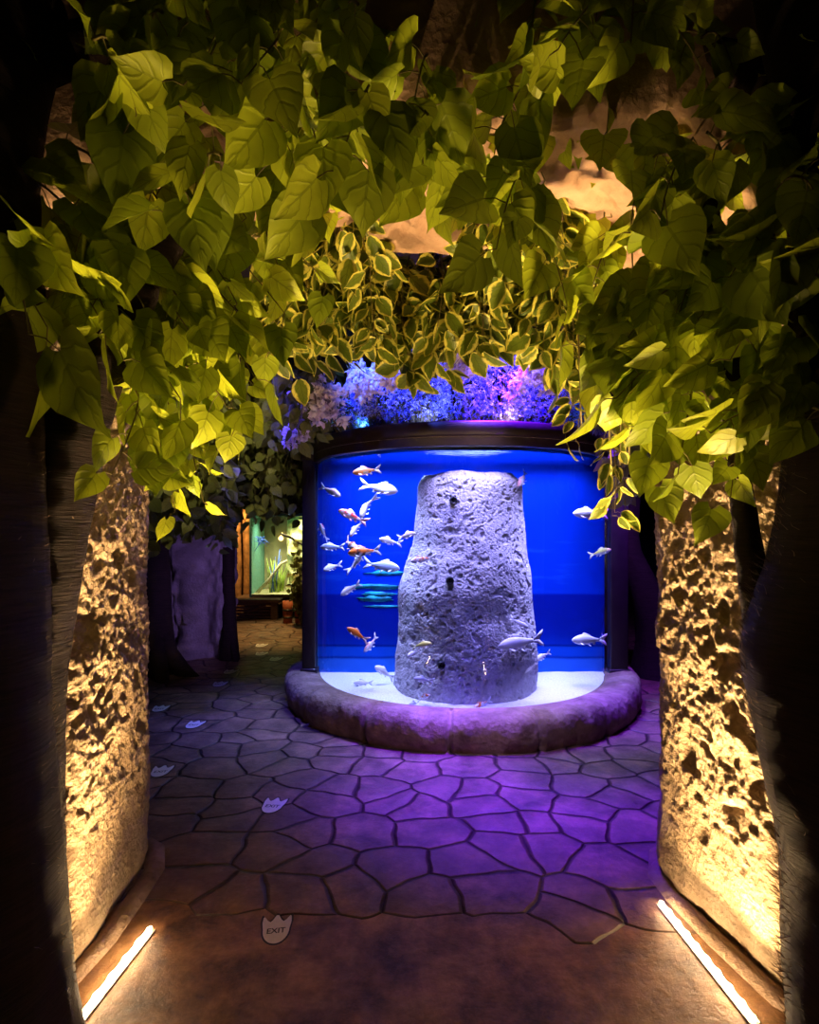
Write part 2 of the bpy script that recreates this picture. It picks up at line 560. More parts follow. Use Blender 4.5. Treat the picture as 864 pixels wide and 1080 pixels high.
# ------------------------------------------------------------------ setting
def build_setting():
    mb = MB()
    mb.box((-7, -3, -0.12), (7, 13.2, 0.0))
    struct(mb.build('floor', M['floor'], smooth=False))
    mb = MB()
    V, Fs = grid(lambda u, v: (u, v, 3.28 + 0.06 * noise.noise(Vector((u * 1.5, v * 1.5, 2)))), np.linspace(-7, 7, 40), np.linspace(2.75, 13.2, 40))
    mb.add(V, Fs)
    struct(mb.build('ceiling', M['ceil']))
    for nm, lo, hi in (('wall_back', (-7, 13.0, 0), (7, 13.2, 3.4)), ('wall_far_left', (-7, 2.9, 0), (-6.85, 13, 3.4)), ('wall_far_right', (6.85, 2.9, 0), (7, 13, 3.4))):
        mb = MB()
        mb.box(lo, hi)
        struct(mb.build(nm, M['darkwall'], smooth=False))

    # the two pitted rock cheeks of the entrance
    def cheek(name, prof, sgn):
        pr = [Vector((x, y, 0)) for x, y in prof]
        # smooth resample
        dense = []
        for i in range(len(pr) - 1):
            p0, p1, p2, p3 = pr[max(i - 1, 0)], pr[i], pr[i + 1], pr[min(i + 2, len(pr) - 1)]
            for k in range(24):
                t = k / 24
                dense.append(0.5 * ((2 * p1) + (-p0 + p2) * t + (2 * p0 - 5 * p1 + 4 * p2 - p3) * t * t + (-p0 + 3 * p1 - 3 * p2 + p3) * t ** 3))
        dense.append(pr[-1])
        cum = [0]
        for i in range(1, len(dense)):
            cum.append(cum[-1] + (dense[i] - dense[i - 1]).length)
        # finer where the reveal is seen
        samples = []
        s = 0.0
        while s < cum[-1]:
            y = np.interp(s, cum, [p.y for p in dense])
            x = abs(np.interp(s, cum, [p.x for p in dense]))
            samples.append(s)
            s += 0.0085 if x < 1.4 else 0.03
        zs = list(np.linspace(0, 2.4, 270)) + list(np.linspace(2.42, 3.3, 40))
        V = []
        for s in samples:
            p = Vector((np.interp(s, cum, [q.x for q in dense]), np.interp(s, cum, [q.y for q in dense]), 0))
            p2 = Vector((np.interp(s + 0.02, cum, [q.x for q in dense]), np.interp(s + 0.02, cum, [q.y for q in dense]), 0))
            tn = (p2 - p)
            if tn.length < 1e-5:
                tn = lasttn
            lasttn = tn
            nrm = Vector((tn.y, -tn.x, 0)).normalized() * sgn
            for z in zs:
                q = Vector((p.x, p.y, z))
                w = q + Vector((noise.noise(q * 7), noise.noise(q * 7 + Vector((9, 1, 3))), noise.noise(q * 7 + Vector((2, 8, 5))))) * 0.05
                low = sstep(0.15, 0.75, z)
                lump = 0.034 * noise.noise(q * 2.1 + Vector((0, 0, sgn * 7))) + 0.016 * noise.noise(q * 5.3)
                a = noise.noise(w * Vector((10, 10, 8)).x + Vector((sgn * 3, 0, w.z * -2)))
                pit = sstep(0.26, 0.42, a) * 0.034
                b = noise.noise(w * 21 + Vector((5, 5, 5)))
                pit2 = sstep(0.25, 0.42, b) * 0.014
                fine = 0.009 * noise.noise(q * 38) + 0.006 * noise.noise(q * 85)
                msk = sstep(-0.2, 0.25, noise.noise(q * 1.7 + Vector((4, sgn, 1)))) * 0.75 + 0.25
                off = lump - (pit * msk + pit2) * (0.22 + 0.78 * low) + fine * (0.6 + 0.4 * low)
                # belly: the foot curves in towards the skirting groove
                off -= 0.02 * (1 - sstep(0, 0.08, z))
                V.append(q + nrm * off)
        nz = len(zs)
        Fs = []
        for i in range(len(samples) - 1):
            for j in range(nz - 1):
                Fs.append((i * nz + j, (i + 1) * nz + j, (i + 1) * nz + j + 1, i * nz + j + 1))
        mb = MB()
        mb.add(V, Fs)
        struct(mb.build(name, M['rock']))

    cheek('wall_left', [(-2.7, 1.72), (-1.7, 1.74), (-1.28, 1.80), (-1.15, 1.95), (-1.135, 2.2), (-1.15, 2.45), (-1.19, 2.62), (-1.34, 2.78), (-1.8, 2.9), (-3.2, 2.95)], 1)
    cheek('wall_right', [(2.7, 1.7), (1.75, 1.72), (1.33, 1.78), (1.2, 1.92), (1.14, 2.15), (1.1, 2.38), (1.095, 2.52), (1.2, 2.7), (1.6, 2.84), (3.2, 2.95)], -1)

    # rock soffit over the passage
    def sof(x, y):
        q = Vector((x, y, 0))
        z = 2.80 - 0.35 * sstep(0.75, 1.25, abs(x)) + 0.05 * noise.noise(q * 2.3) + 0.03 * noise.noise(q * 6) + 0.012 * noise.noise(q * 15)
        z -= 0.03 * sstep(0.1, 0.4, noise.noise(q * 9 + Vector((3, 3, 3)))) * -1
        e = max(1 - sstep(1.70, 1.80, y), sstep(2.66, 2.8, y))
        return (x, y, z + 0.6 * e * e)
    V, Fs = grid(sof, np.linspace(-1.7, 1.7, 190), np.linspace(1.68, 2.8, 90))
    mb = MB()
    mb.add(V, Fs)
    struct(mb.build('ceiling_passage', M['soffit']))
    # rounded mortar skirting under each cheek
    for nm, pts in (('baseboard_left', [(-1.30, 1.70), (-1.145, 1.86), (-1.115, 2.1), (-1.12, 2.35), (-1.13, 2.55), (-1.2, 2.72), (-1.36, 2.84)]),
                    ('baseboard_right', [(1.33, 1.68), (1.185, 1.84), (1.125, 2.1), (1.085, 2.35), (1.08, 2.5), (1.16, 2.68), (1.34, 2.8)])):
        mb = MB()
        mb.tube([(x, y, -0.04) for x, y in pts], 0.06, 16)
        struct(mb.build(nm, M['curb']))


build_setting()


# ------------------------------------------------------------------ LED strips
def led(label, a, b):
    a, b = Vector(a), Vector(b)
    t = thing('light_strip', label, 'light strip', ((a.x + b.x) / 2, (a.y + b.y) / 2, 0), 'warm floor light strips')
    n = 60
    pts, rad = [], []
    for i in range(n):
        f = i / (n - 1)
        pts.append(a.lerp(b, f) + Vector((0, 0, 0.010)))
        rad.append(0.0065 + 0.0065 * (0.5 + 0.5 * math.cos(f * 2 * math.pi * 9)) ** 2)
    rad[0] = rad[-1] = 0.006
    mb = MB()
    mb.tube(pts, rad, 8)
    mb.build('diffuser', M['led'], t)
    d = (b - a).normalized()
    s = Vector((d.y, -d.x, 0)) * 0.016
    mb = MB()
    for k in (-1, 1):
        mb.tube([a + s * k + Vector((0, 0, 0.002)), b + s * k + Vector((0, 0, 0.002))], 0.0035, 6)
    mb.build('channel', M['channel'], t, smooth=False)
    adopt(t)


led('glowing warm white floor strip along the foot of the left rock wall', (-0.972, 2.165, 0), (-1.04, 1.45, 0))
led('glowing warm white floor strip along the foot of the right rock wall', (1.008, 2.315, 0), (1.052, 1.755, 0))


# ------------------------------------------------------------------ trees at the entrance
def trunk_mesh(pts, radii, ns=30, step=0.02, seed=0.0):
    pts = [Vector(p) for p in pts]
    cum = [0]
    for i in range(1, len(pts)):
        cum.append(cum[-1] + (pts[i] - pts[i - 1]).length)
    L = np.arange(0, cum[-1], step)

    def cr(arr, s):
        i = int(np.searchsorted(cum, s, side='right')) - 1
        i = min(max(i, 0), len(cum) - 2)
        t = (s - cum[i]) / (cum[i + 1] - cum[i])
        p0, p1, p2, p3 = arr[max(i - 1, 0)], arr[i], arr[i + 1], arr[min(i + 2, len(arr) - 1)]
        return 0.5 * ((2 * p1) + (-1 * p0 + p2) * t + (2 * p0 - 5 * p1 + 4 * p2 - p3) * t * t + (-1 * p0 + 3 * p1 - 3 * p2 + p3) * t ** 3)
    V = []
    for s in L:
        c = cr(pts, s)
        r = cr([float(q) for q in radii], s)
        for k in range(ns):
            a = 2 * math.pi * k / ns
            q = Vector((math.cos(a), math.sin(a), 0))
            rr = r * (1 + 0.10 * noise.noise(Vector((q.x * 1.4 + seed, q.y * 1.4, c.z * 1.2))) + 0.04 * noise.noise(Vector((q.x * 4, q.y * 4 + seed, c.z * 3))))
            rr += 0.0012 * math.sin(c.z * 260 + 2 * noise.noise(Vector((q.x, q.y, c.z * 4))))
            V.append((c.x + q.x * rr, c.y + q.y * rr, c.z))
    n = len(L)
    Fs = []
    for i in range(n - 1):
        for k in range(ns):
            k2 = (k + 1) % ns
            Fs.append((i * ns + k, i * ns + k2, (i + 1) * ns + k2, (i + 1) * ns + k))
    return V, Fs


def fibres(V, ns, ang, n, length, zr, up=0.5):
    """loose fibres standing off the trunk surface around the bearing ang"""
    mb = MB()
    V = [Vector(v) for v in V]
    rows = len(V) // ns
    for _ in range(n):
        i = random.randrange(rows)
        a = random.gauss(ang, 0.3)
        k = int(round(a / (2 * math.pi) * ns)) % ns
        p = V[i * ns + k]
        if not zr[0] < p.z < zr[1]:
            continue
        o = Vector((math.cos(a), math.sin(a), 0))
        L = length * random.uniform(0.4, 1.2)
        d = (o * 0.5 + Vector((0, 0, up)) + rv(0.28)).normalized()
        q = p + d * L + o * 0.3 * L
        w = Vector((0, 0, 1)).cross(d).normalized() * 0.0011
        m = p.lerp(q, 0.5) + rv(0.08 * L)
        mb.add([p - w, p + w, m + w * 0.8, m - w * 0.8, q], [(0, 1, 2, 3), (3, 2, 4)])
    return mb


def sprays(tree, defs, kind='heart', mat='leaf'):
    for dd in defs:
        (x0, y0, d0), (x1, y1, d1), n, size = dd[:4]
        if n > 2:
            n, size = round(n * 1.4), size * 0.9
        kw = dd[4] if len(dd) > 4 else {}
        mb, lv = MB(), Leaves(kw.pop('kind', kind))
        mt = kw.pop('mat', mat)
        strand(mb, lv, P(x0, y0, d0), P(x1, y1, d1), n, size, **kw)
        tw = mb.build('leafy_branch', M['twig'], tree)
        lv.build('leaves', M[mt], tw)


# left tree -----------------------------------------------------------------
lt = thing('tree', 'dark barked double trunk tree with heart shaped leaves beside the left rock wall', 'tree', (-1.2, 1.5, 0))
pts1 = [(-1.24, 1.52, -0.02), (-1.22, 1.52, 0.3), (-1.20, 1.52, 0.9), (-1.215, 1.52, 1.4), (-1.24, 1.52, 1.9), (-1.23, 1.55, 2.5), (-1.12, 1.6, 3.0)]
V, Fs = trunk_mesh(pts1, [0.34, 0.27, 0.235, 0.235, 0.23, 0.2, 0.15], seed=1)
mb = MB(); mb.add(V, Fs); mb.build('trunk', M['bark'], lt)
fibres(V, 30, 0.6, 900, 0.018, (0.2, 2.2), 0.25).build('bark_fibre', M['fibre'], lt)['kind'] = 'stuff'
pts2 = [(-1.17, 1.70, -0.02), (-1.155, 1.70, 0.3), (-1.15, 1.70, 0.7), (-1.135, 1.7, 1.05), (-1.09, 1.7, 1.35), (-1.03, 1.7, 1.65), (-0.965, 1.7, 1.9), (-0.86, 1.72, 2.15), (-0.7, 1.76, 2.45)]
V, Fs = trunk_mesh(pts2, [0.15, 0.125, 0.115, 0.11, 0.105, 0.1, 0.095, 0.08, 0.05], ns=30, seed=5)
mb = MB(); mb.add(V, Fs); mb.build('stem', M['bark'], lt)
fibres(V, 30, 0.65, 1100, 0.024, (0.2, 2.1), 0.4).build('bark_fibre', M['fibre'], lt)['kind'] = 'stuff'
mb = MB()
mb.tube([(-1.2, 1.55, 2.7), (-0.9, 1.7, 2.95), (-0.5, 1.85, 3.02), (0.0, 1.95, 3.0)], [0.08, 0.06, 0.045, 0.02], 10)
mb.build('bough', M['bark'], lt)
mb = MB()
mb.tube([(-0.97, 1.7, 1.9), (-0.86, 1.76, 2.2), (-0.8, 1.9, 2.5), (-0.72, 2.1, 2.7)], [0.07, 0.055, 0.04, 0.02], 10)
mb.build('bough', M['bark'], lt)

LS = [
    ((-30, 300, 1.40), (50, 345, 1.42), 3, 0.19), ((20, 300, 1.36), (30, 352, 1.36), 1, 0.23, dict(facej=0.1, jit=0.1)),
    ((-20, 250, 1.5), (40, 300, 1.5), 4, 0.17), ((30, 190, 1.6), (110, 270, 1.6), 5, 0.17),
    ((60, 230, 1.65), (150, 320, 1.65), 6, 0.16), ((90, 290, 1.6), (130, 380, 1.62), 5, 0.15),
    ((130, 330, 1.7), (118, 500, 1.62), 7, 0.12), ((120, 380, 1.75), (170, 470, 1.75), 6, 0.14),
    ((150, 330, 1.9), (190, 455, 1.85), 7, 0.14), ((170, 300, 2.0), (240, 430, 2.0), 8, 0.15),
    ((190, 360, 2.05), (232, 470, 2.0), 6, 0.14), ((200, 280, 2.1), (285, 370, 2.05), 7, 0.15),
    ((230, 290, 2.2), (262, 430, 2.1), 6, 0.13), ((130, 180, 1.85), (200, 270, 1.8), 6, 0.17),
    ((60, 150, 1.7), (130, 230, 1.7), 6, 0.17), ((190, 130, 1.95), (260, 230, 1.9), 6, 0.17),
    ((240, 40, 1.9), (325, 80, 1.85), 5, 0.17), ((300, 30, 1.85), (430, 105, 1.85), 7, 0.16),
    ((300, 120, 2.0), (335, 235, 1.95), 4, 0.18), ((270, 180, 2.1), (300, 300, 2.05), 6, 0.16),
    ((380, 60, 1.9), (445, 180, 1.9), 6, 0.18), ((420, 90, 2.0), (470, 195, 1.95), 6, 0.18),
    ((260, 250, 2.2), (345, 300, 2.2), 6, 0.14), ((100, 260, 1.75), (200, 350, 1.72), 8, 0.15),
    ((40, 330, 1.7), (150, 370, 1.68), 6, 0.13), ((150, 400, 1.9), (170, 500, 1.86), 5, 0.12),
    ((180, 420, 2.3), (185, 540, 2.3), 6, 0.12), ((200, 450, 2.35), (215, 530, 2.3), 5, 0.12),
    ((150, 240, 1.9), (250, 320, 1.88), 7, 0.16), ((210, 330, 1.95), (270, 400, 1.9), 5, 0.15),
    ((140, 280, 1.8), (220, 370, 1.78), 7, 0.15), ((175, 380, 1.95), (250, 450, 1.92), 6, 0.14),
    ((60, 300, 1.6), (110, 345, 1.6), 4, 0.15), ((225, 240, 2.05), (300, 330, 2.0), 6, 0.15),
    ((110, 340, 1.72), (190, 420, 1.7), 6, 0.14),
]
for i in range(16):
    x = random.uniform(230, 440); y = random.uniform(-70, 90)
    LS.append(((x, y, random.uniform(1.75, 2.3)), (x + random.uniform(-50, 50), y + random.uniform(50, 100), random.uniform(1.75, 2.3)), 6, 0.16))
for i in range(26):
    x = random.uniform(-30, 420); y = random.uniform(-60, 170)
    LS.append(((x, y, random.uniform(1.3, 1.9)), (x + random.uniform(-60, 60), y + random.uniform(50, 100), random.uniform(1.3, 1.9)), 6, 0.16))
sprays(lt, LS)
adopt(lt)

# right tree ----------------------------------------------------------------
rt = thing('tree', 'dark fibrous forked trunk tree with heart shaped leaves beside the right rock wall', 'tree', (1.3, 1.6, 0))
ptsr = [(1.42, 1.62, -0.02), (1.40, 1.62, 0.25), (1.37, 1.62, 0.6), (1.30, 1.62, 0.95), (1.245, 1.62, 1.2), (1.30, 1.62, 1.5), (1.335, 1.62, 1.9), (1.31, 1.62, 2.4), (1.15, 1.66, 3.0)]
ptsr = [(x * 0.92, y * 0.92, z) for x, y, z in ptsr]
V, Fs = trunk_mesh(ptsr, [0.276, 0.276, 0.267, 0.262, 0.248, 0.225, 0.216, 0.193, 0.14], seed=9)
mb = MB(); mb.add(V, Fs); mb.build('trunk', M['bark'], rt)
fibres(V, 30, 2.6, 2600, 0.034, (0.05, 1.9), 0.45).build('bark_fibre', M['fibre'], rt)['kind'] = 'stuff'
ptsb = [(1.09, 1.62, 0.95), (1.045, 1.68, 1.15), (1.018, 1.69, 1.3), (0.99, 1.7, 1.53), (0.963, 1.7, 1.75), (0.95, 1.72, 2.1), (0.9, 1.76, 2.6)]
V, Fs = trunk_mesh(ptsb, [0.05, 0.055, 0.044, 0.036, 0.028, 0.032, 0.024], ns=20, seed=3)
mb = MB(); mb.add(V, Fs); mb.build('branch', M['bark'], rt)
mb = MB()
mb.tube([(1.2, 1.65, 2.75), (0.9, 1.8, 2.98), (0.5, 1.9, 3.02), (0.1, 1.95, 3.02)], [0.08, 0.06, 0.04, 0.02], 10)
mb.build('bough', M['bark'], rt)
RS = [
    ((470, -10, 1.9), (535, 55, 1.85), 5, 0.19), ((540, -20, 1.9), (590, 20, 1.85), 4, 0.2), ((555, 30, 1.95), (575, 80, 1.9), 3, 0.2),
    ((480, 40, 1.95), (500, 130, 1.9), 5, 0.19), ((610, 40, 1.8), (622, 90, 1.78), 1, 0.13, dict(jit=0.1)),
    ((640, 60, 1.8), (640, 140, 1.8), 2, 0.13), ((650, 140, 1.85), (715, 190, 1.85), 6, 0.12),
    ((700, 20, 1.6), (755, 110, 1.6), 5, 0.13), ((740, 40, 1.55), (775, 80, 1.55), 3, 0.12),
    ((630, -20, 1.8), (690, 40, 1.8), 6, 0.16), ((560, 120, 2.1), (575, 190, 2.05), 3, 0.18),
    ((530, 130, 2.15), (515, 195, 2.1), 4, 0.16), ((560, 250, 2.2), (600, 330, 2.1), 4, 0.15),
    ((680, 240, 2.0), (690, 285, 1.95), 3, 0.16), ((790, 290, 1.7), (660, 360, 1.8), 9, 0.15),
    ((800, 330, 1.75), (650, 420, 1.8), 10, 0.16), ((740, 330, 1.9), (620, 390, 2.0), 8, 0.15),
    ((740, 370, 1.8), (670, 450, 1.85), 7, 0.16), ((890, 310, 1.35), (810, 290, 1.4), 4, 0.16),
    ((880, 436, 1.42), (750, 457, 1.55), 6, 0.14), ((880, 380, 1.45), (820, 400, 1.45), 4, 0.14),
    ((730, 410, 1.8), (715, 500, 1.75), 7, 0.14), ((770, 430, 1.7), (770, 530, 1.65), 7, 0.12),
    ((700, 420, 1.95), (690, 500, 1.95), 5, 0.13), ((760, 360, 1.75), (790, 460, 1.65), 6, 0.14),
    ((820, 200, 1.4), (870, 230, 1.35), 4, 0.15), ((760, 220, 1.7), (720, 320, 1.75), 7, 0.15),
    ((650, 240, 2.1), (620, 320, 2.1), 6, 0.14), ((700, 310, 1.9), (640, 350, 1.9), 6, 0.15),
    ((840, 330, 1.5), (770, 380, 1.55), 6, 0.14), ((690, 340, 1.9), (610, 365, 1.95), 6, 0.15),
    ((780, 300, 1.7), (720, 400, 1.7), 7, 0.15), ((720, 380, 1.8), (650, 400, 1.85), 5, 0.16),
    ((840, 260, 1.5), (790, 330, 1.5), 5, 0.15),
]
for i in range(50):
    x = random.uniform(370, 680); y = random.uniform(-90, 90)
    RS.append(((x, y, random.uniform(1.8, 2.3)), (x + random.uniform(-50, 50), y + random.uniform(50, 100), random.uniform(1.8, 2.3)), 6, 0.16))
for i in range(14):
    x = random.choice((random.uniform(470, 640), random.uniform(250, 350))); y = random.uniform(110, 210)
    RS.append(((x, y, random.uniform(2.2, 2.5)), (x + random.uniform(-40, 40), y + random.uniform(40, 70), random.uniform(2.1, 2.45)), 4, 0.14))
for i in range(24):
    x = random.uniform(450, 900); y = random.uniform(-60, 190)
    if 590 < x < 700 and y > 20:
        continue
    RS.append(((x, y, random.uniform(1.35, 1.9)), (x + random.uniform(-60, 60), y + random.uniform(50, 100), random.uniform(1.35, 1.9)), 6, 0.15))
for i in range(8):
    x = random.uniform(690, 880); y = random.uniform(150, 290)
    RS.append(((x, y, random.uniform(1.5, 1.9)), (x + random.uniform(-60, 30), y + random.uniform(40, 90), random.uniform(1.5, 1.9)), 6, 0.14))
sprays(rt, RS)
adopt(rt)


# ------------------------------------------------------------------ variegated ivy over the passage
def ivy(label, x0, x1, ytop, ybot, d0, d1, n, size, leaves=11, kind='ovate', mat='ivy', group='variegated ivy vines over the passage', name='ivy_vine', face=None, length=(70, 120)):
    root = thing(name, label, 'ivy', P((x0 + x1) / 2, ytop, (d0 + d1) / 2), group)
    mb, lv = MB(), Leaves(kind)
    for i in range(n):
        x = x0 + (x1 - x0) * (i + random.random()) / n
        d = random.uniform(d0, d1)
        t = (x - x0) / max(1e-6, x1 - x0)
        yb = ybot[0] + (ybot[1] - ybot[0]) * t + random.uniform(-14, 8)
        Lp = random.uniform(*length)
        lift = random.random() ** 0.8 * max(0, yb - Lp - ytop)
        b = P(x + random.uniform(-14, 14), yb - lift, d)
        a = P(x + random.uniform(-10, 10), yb - lift - Lp, d + random.uniform(-0.1, 0.1))
        strand(mb, lv, a, b, leaves, size, sag=0.02, spread=0.8, down=0.7, twig=0.0022, jit=0.5, face=face or (0, -0.8, -0.4), facej=0.75)
    for i in range(3):
        x = x0 + (x1 - x0) * (i + .5) / 3
        a = P(x, ytop + 20, (d0 + d1) / 2)
        mb.tube([a, a + Vector((random.uniform(-.05, .05), .02, (3.27 - a.z) * .5)), Vector((a.x, a.y + .03, 3.27))], .004, 5)
    s = mb.build('stem', M['twig'], root)
    l = lv.build('leaves', M[mat], root)
    adopt(root)
    return root


ivy('variegated ivy hanging just left of the pale blossom at the tank rim', 285, 340, 235, (395, 402), 2.72, 3.0, 14, 0.127)
ivy('variegated ivy hanging above the left end of the flower mound', 335, 385, 240, (392, 372), 2.72, 3.0, 14, 0.127)
ivy('variegated ivy hanging above the brown and orange fish', 380, 425, 262, (365, 382), 2.72, 2.98, 12, 0.118)
ivy('variegated ivy whose tip dips lowest over the middle of the flower mound', 420, 475, 262, (402, 405), 2.72, 2.98, 14, 0.127)
ivy('variegated ivy hanging straight above the rock column', 470, 530, 240, (385, 375), 2.72, 2.98, 14, 0.118)
ivy('variegated ivy hanging above the right half of the flower mound', 525, 580, 225, (385, 400), 2.72, 2.98, 15, 0.127)
ivy('variegated ivy hanging above the right end of the black tank rim', 575, 650, 235, (405, 445), 2.7, 2.95, 18, 0.13)
ivy('small variegated ivy tip hanging beside the right post of the tank', 640, 668, 470, (545, 540), 2.3, 2.4, 3, 0.075, leaves=7, length=(60, 90))
ivy('small variegated ivy tip overlapping the right end of the tank rim', 608, 640, 430, (470, 482), 2.5, 2.6, 3, 0.085, leaves=5, length=(40, 60))

ivy('loose variegated ivy on the rock soffit above the left half of the tank', 290, 400, 190, (285, 300), 2.4, 2.62, 14, 0.12, leaves=8, length=(40, 80))
ivy('loose variegated ivy on the rock soffit above the right half of the tank', 500, 640, 180, (290, 300), 2.4, 2.62, 20, 0.12, leaves=8, length=(40, 80))
# plain dark ivy far behind, left of the tank
G2 = 'dark ivy curtains left of the tank'
ivy('dark ivy curtain hanging over the upright grey stone slab', 162, 245, 400, (590, 582), 4.6, 6.0, 90, 0.115, leaves=12, kind='small', mat='darkivy', group=G2, length=(60, 110))
ivy('dark ivy curtain hanging over the lit terrarium', 240, 330, 400, (560, 558), 5.2, 6.6, 90, 0.115, leaves=12, kind='small', mat='darkivy', group=G2, length=(60, 110))
ivy('dark ivy curtain behind the left post of the tank, above its rim', 290, 345, 380, (470, 460), 4.4, 5.4, 34, 0.11, leaves=11, kind='small', mat='darkivy', group=G2, length=(50, 90))
ivy('dark ivy hanging in the shade right of the tank', 640, 700, 400, (545, 530), 3.6, 4.4, 14, 0.12, leaves=9, kind='small', mat='darkivy', group=None, length=(60, 100))


# ------------------------------------------------------------------ aquarium
TX, TY, TR = 0.468, 5.46, 1.332
ZS, ZW, ZR0, ZR1 = 0.215, 2.08, 2.11, 2.285
BY = 5.25

# stone kerb ring
def curbfn(r, z, a, j):
    q = Vector((math.cos(a) * 1.6, math.sin(a) * 1.6, z))
    nn = 0.03 * noise.noise(q * 3) + 0.018 * noise.noise(q * 9) + 0.011 * noise.noise(q * 24)
    jt = (a / (2 * math.pi) * 16 + 0.32) % 1.0
    dj = min(jt, 1 - jt) * 2 * math.pi / 16 * 1.6
    g = 0.045 * (1 - sstep(0.005, 0.024, dj))
    if r > 1.36:
        return r + nn - g, z + (0.5 * nn - g * 0.5 if z > 0.2 else 0)
    return r, z


prof = [(1.30, 0.0), (1.30, 0.215), (1.345, 0.235), (1.40, 0.245), (1.46, 0.25), (1.52, 0.248), (1.56, 0.236), (1.59, 0.21), (1.603, 0.17), (1.607, 0.12), (1.603, 0.07), (1.59, 0.03), (1.58, -0.01)]
mb = MB()
mb.lathe(prof, TX, TY, 720, fn=curbfn)
o = mb.build('stone_curb', M['curb'], loc=(TX, TY, 0))
tag(o, 'round low kerb of brown stone blocks carrying the aquarium', 'kerb')

tank = thing('aquarium', 'large round glass aquarium with dark rim and added blue back panel on the stone kerb', 'aquarium', (TX, TY, 0.2))
mb = MB()
mb.lathe([(TR, 0.2), (TR, 2.2)], TX, TY, 128)
mb.build('glass', M['glass'], tank)
# rim ring
mb = MB()
pr = [(1.30, ZR0), (1.352, ZR0), (1.358, ZR0 + 0.008), (1.36, 2.175), (1.366, 2.182), (1.378, 2.19), (1.38, ZR1 - 0.012), (1.372, ZR1), (1.30, ZR1)]
mb.lathe(pr, TX, TY, 160, closed=True)
rim = mb.build('rim', M['rim'], tank)
mb = MB()
mb.lathe([(1.3585 + 0.002 * math.cos(t), 2.176 + 0.0045 * math.sin(t)) for t in np.linspace(0, 2 * math.pi, 7)[:-1]], TX, TY, 160, closed=True)
mb.build('seam', M['seam'], rim)
mb = MB()
mb.lathe([(0.0, 2.262), (1.31, 2.262), (1.31, 2.275), (0.0, 2.275)], TX, TY, 64)
mb.build('lid', M['rim'], tank)
# posts
for (px0, px1, d) in ((319.5, 334, 5.20), (642, 661, 5.18)):
    a, b = (px0 - CX) / F * d, (px1 - CX) / F * d
    mb = MB()
    cxp, w = (a + b) / 2, (b - a)
    mb.box((a, d - 0.05, 0.2), (b, d + 0.09, 2.20), bev=0.012)
    mb.box((a - 0.012, d - 0.062, 2.13), (b + 0.012, d + 0.1, 2.22), bev=0.008)
    mb.box((a - 0.015, d - 0.065, 0.2), (b + 0.015, d + 0.105, 0.27), bev=0.01)
    mb.build('post', M['rim'], tank)
# added panel, coloured as the blue view through the water
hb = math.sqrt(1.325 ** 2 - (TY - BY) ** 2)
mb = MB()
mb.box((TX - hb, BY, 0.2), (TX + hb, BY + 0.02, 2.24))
bd = mb.build('added_backdrop', M['added_backdrop'], tank, smooth=False)
# teal smears left of the column, painting a green glow seen through the tank
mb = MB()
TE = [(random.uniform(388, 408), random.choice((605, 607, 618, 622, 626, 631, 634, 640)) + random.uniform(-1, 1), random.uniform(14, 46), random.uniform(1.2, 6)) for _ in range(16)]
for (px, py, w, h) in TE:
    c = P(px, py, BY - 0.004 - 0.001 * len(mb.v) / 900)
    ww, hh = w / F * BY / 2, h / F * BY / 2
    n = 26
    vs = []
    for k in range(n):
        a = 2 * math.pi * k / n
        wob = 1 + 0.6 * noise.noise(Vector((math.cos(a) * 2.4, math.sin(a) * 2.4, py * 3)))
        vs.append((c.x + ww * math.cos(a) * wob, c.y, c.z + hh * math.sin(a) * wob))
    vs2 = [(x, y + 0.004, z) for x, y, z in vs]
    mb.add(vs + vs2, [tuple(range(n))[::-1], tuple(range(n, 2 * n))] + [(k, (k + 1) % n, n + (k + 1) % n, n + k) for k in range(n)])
mb.build('painted_glow_patch', M['teal'], bd)
# water body
n = 90
a0 = math.asin((TY - BY + 0.0) / 1.31)
arc = []
for k in range(n + 1):
    a = math.pi + a0 + (math.pi - 2 * a0) * k / n
    arc.append((TX + 1.31 * math.cos(a), TY + 1.31 * math.sin(a)))
arc = [(x, min(y, BY - 0.012)) for x, y in arc]
m = len(arc)
vs = [(x, y, ZS - 0.02) for x, y in arc] + [(x, y, ZW) for x, y in arc]
mb = MB()
mb.add(vs, [(k, k + 1, m + k + 1, m + k) for k in range(m - 1)] + [(m - 1, 0, m, 2 * m - 1)], 0)
mb.add([v for v in vs[m:]], [tuple(range(m))], 1)
mb.build('water', [M['wside'], M['wtop']], tank, smooth=False)
adopt(tank)

# sand
def sandfn(r, z, a, j):
    q = Vector((r * math.cos(a), r * math.sin(a), 0))
    return r, z + 0.012 * noise.noise(q * 3.0) + 0.005 * noise.noise(q * 11)
mb = MB()
mb.lathe([(r, ZS) for r in np.linspace(0.0, 1.318, 40)], TX, TY, 160, fn=sandfn)
o = mb.build('sand', M['sand'])
tag(o, 'white sand covering the floor of the aquarium', 'sand', kind='stuff')

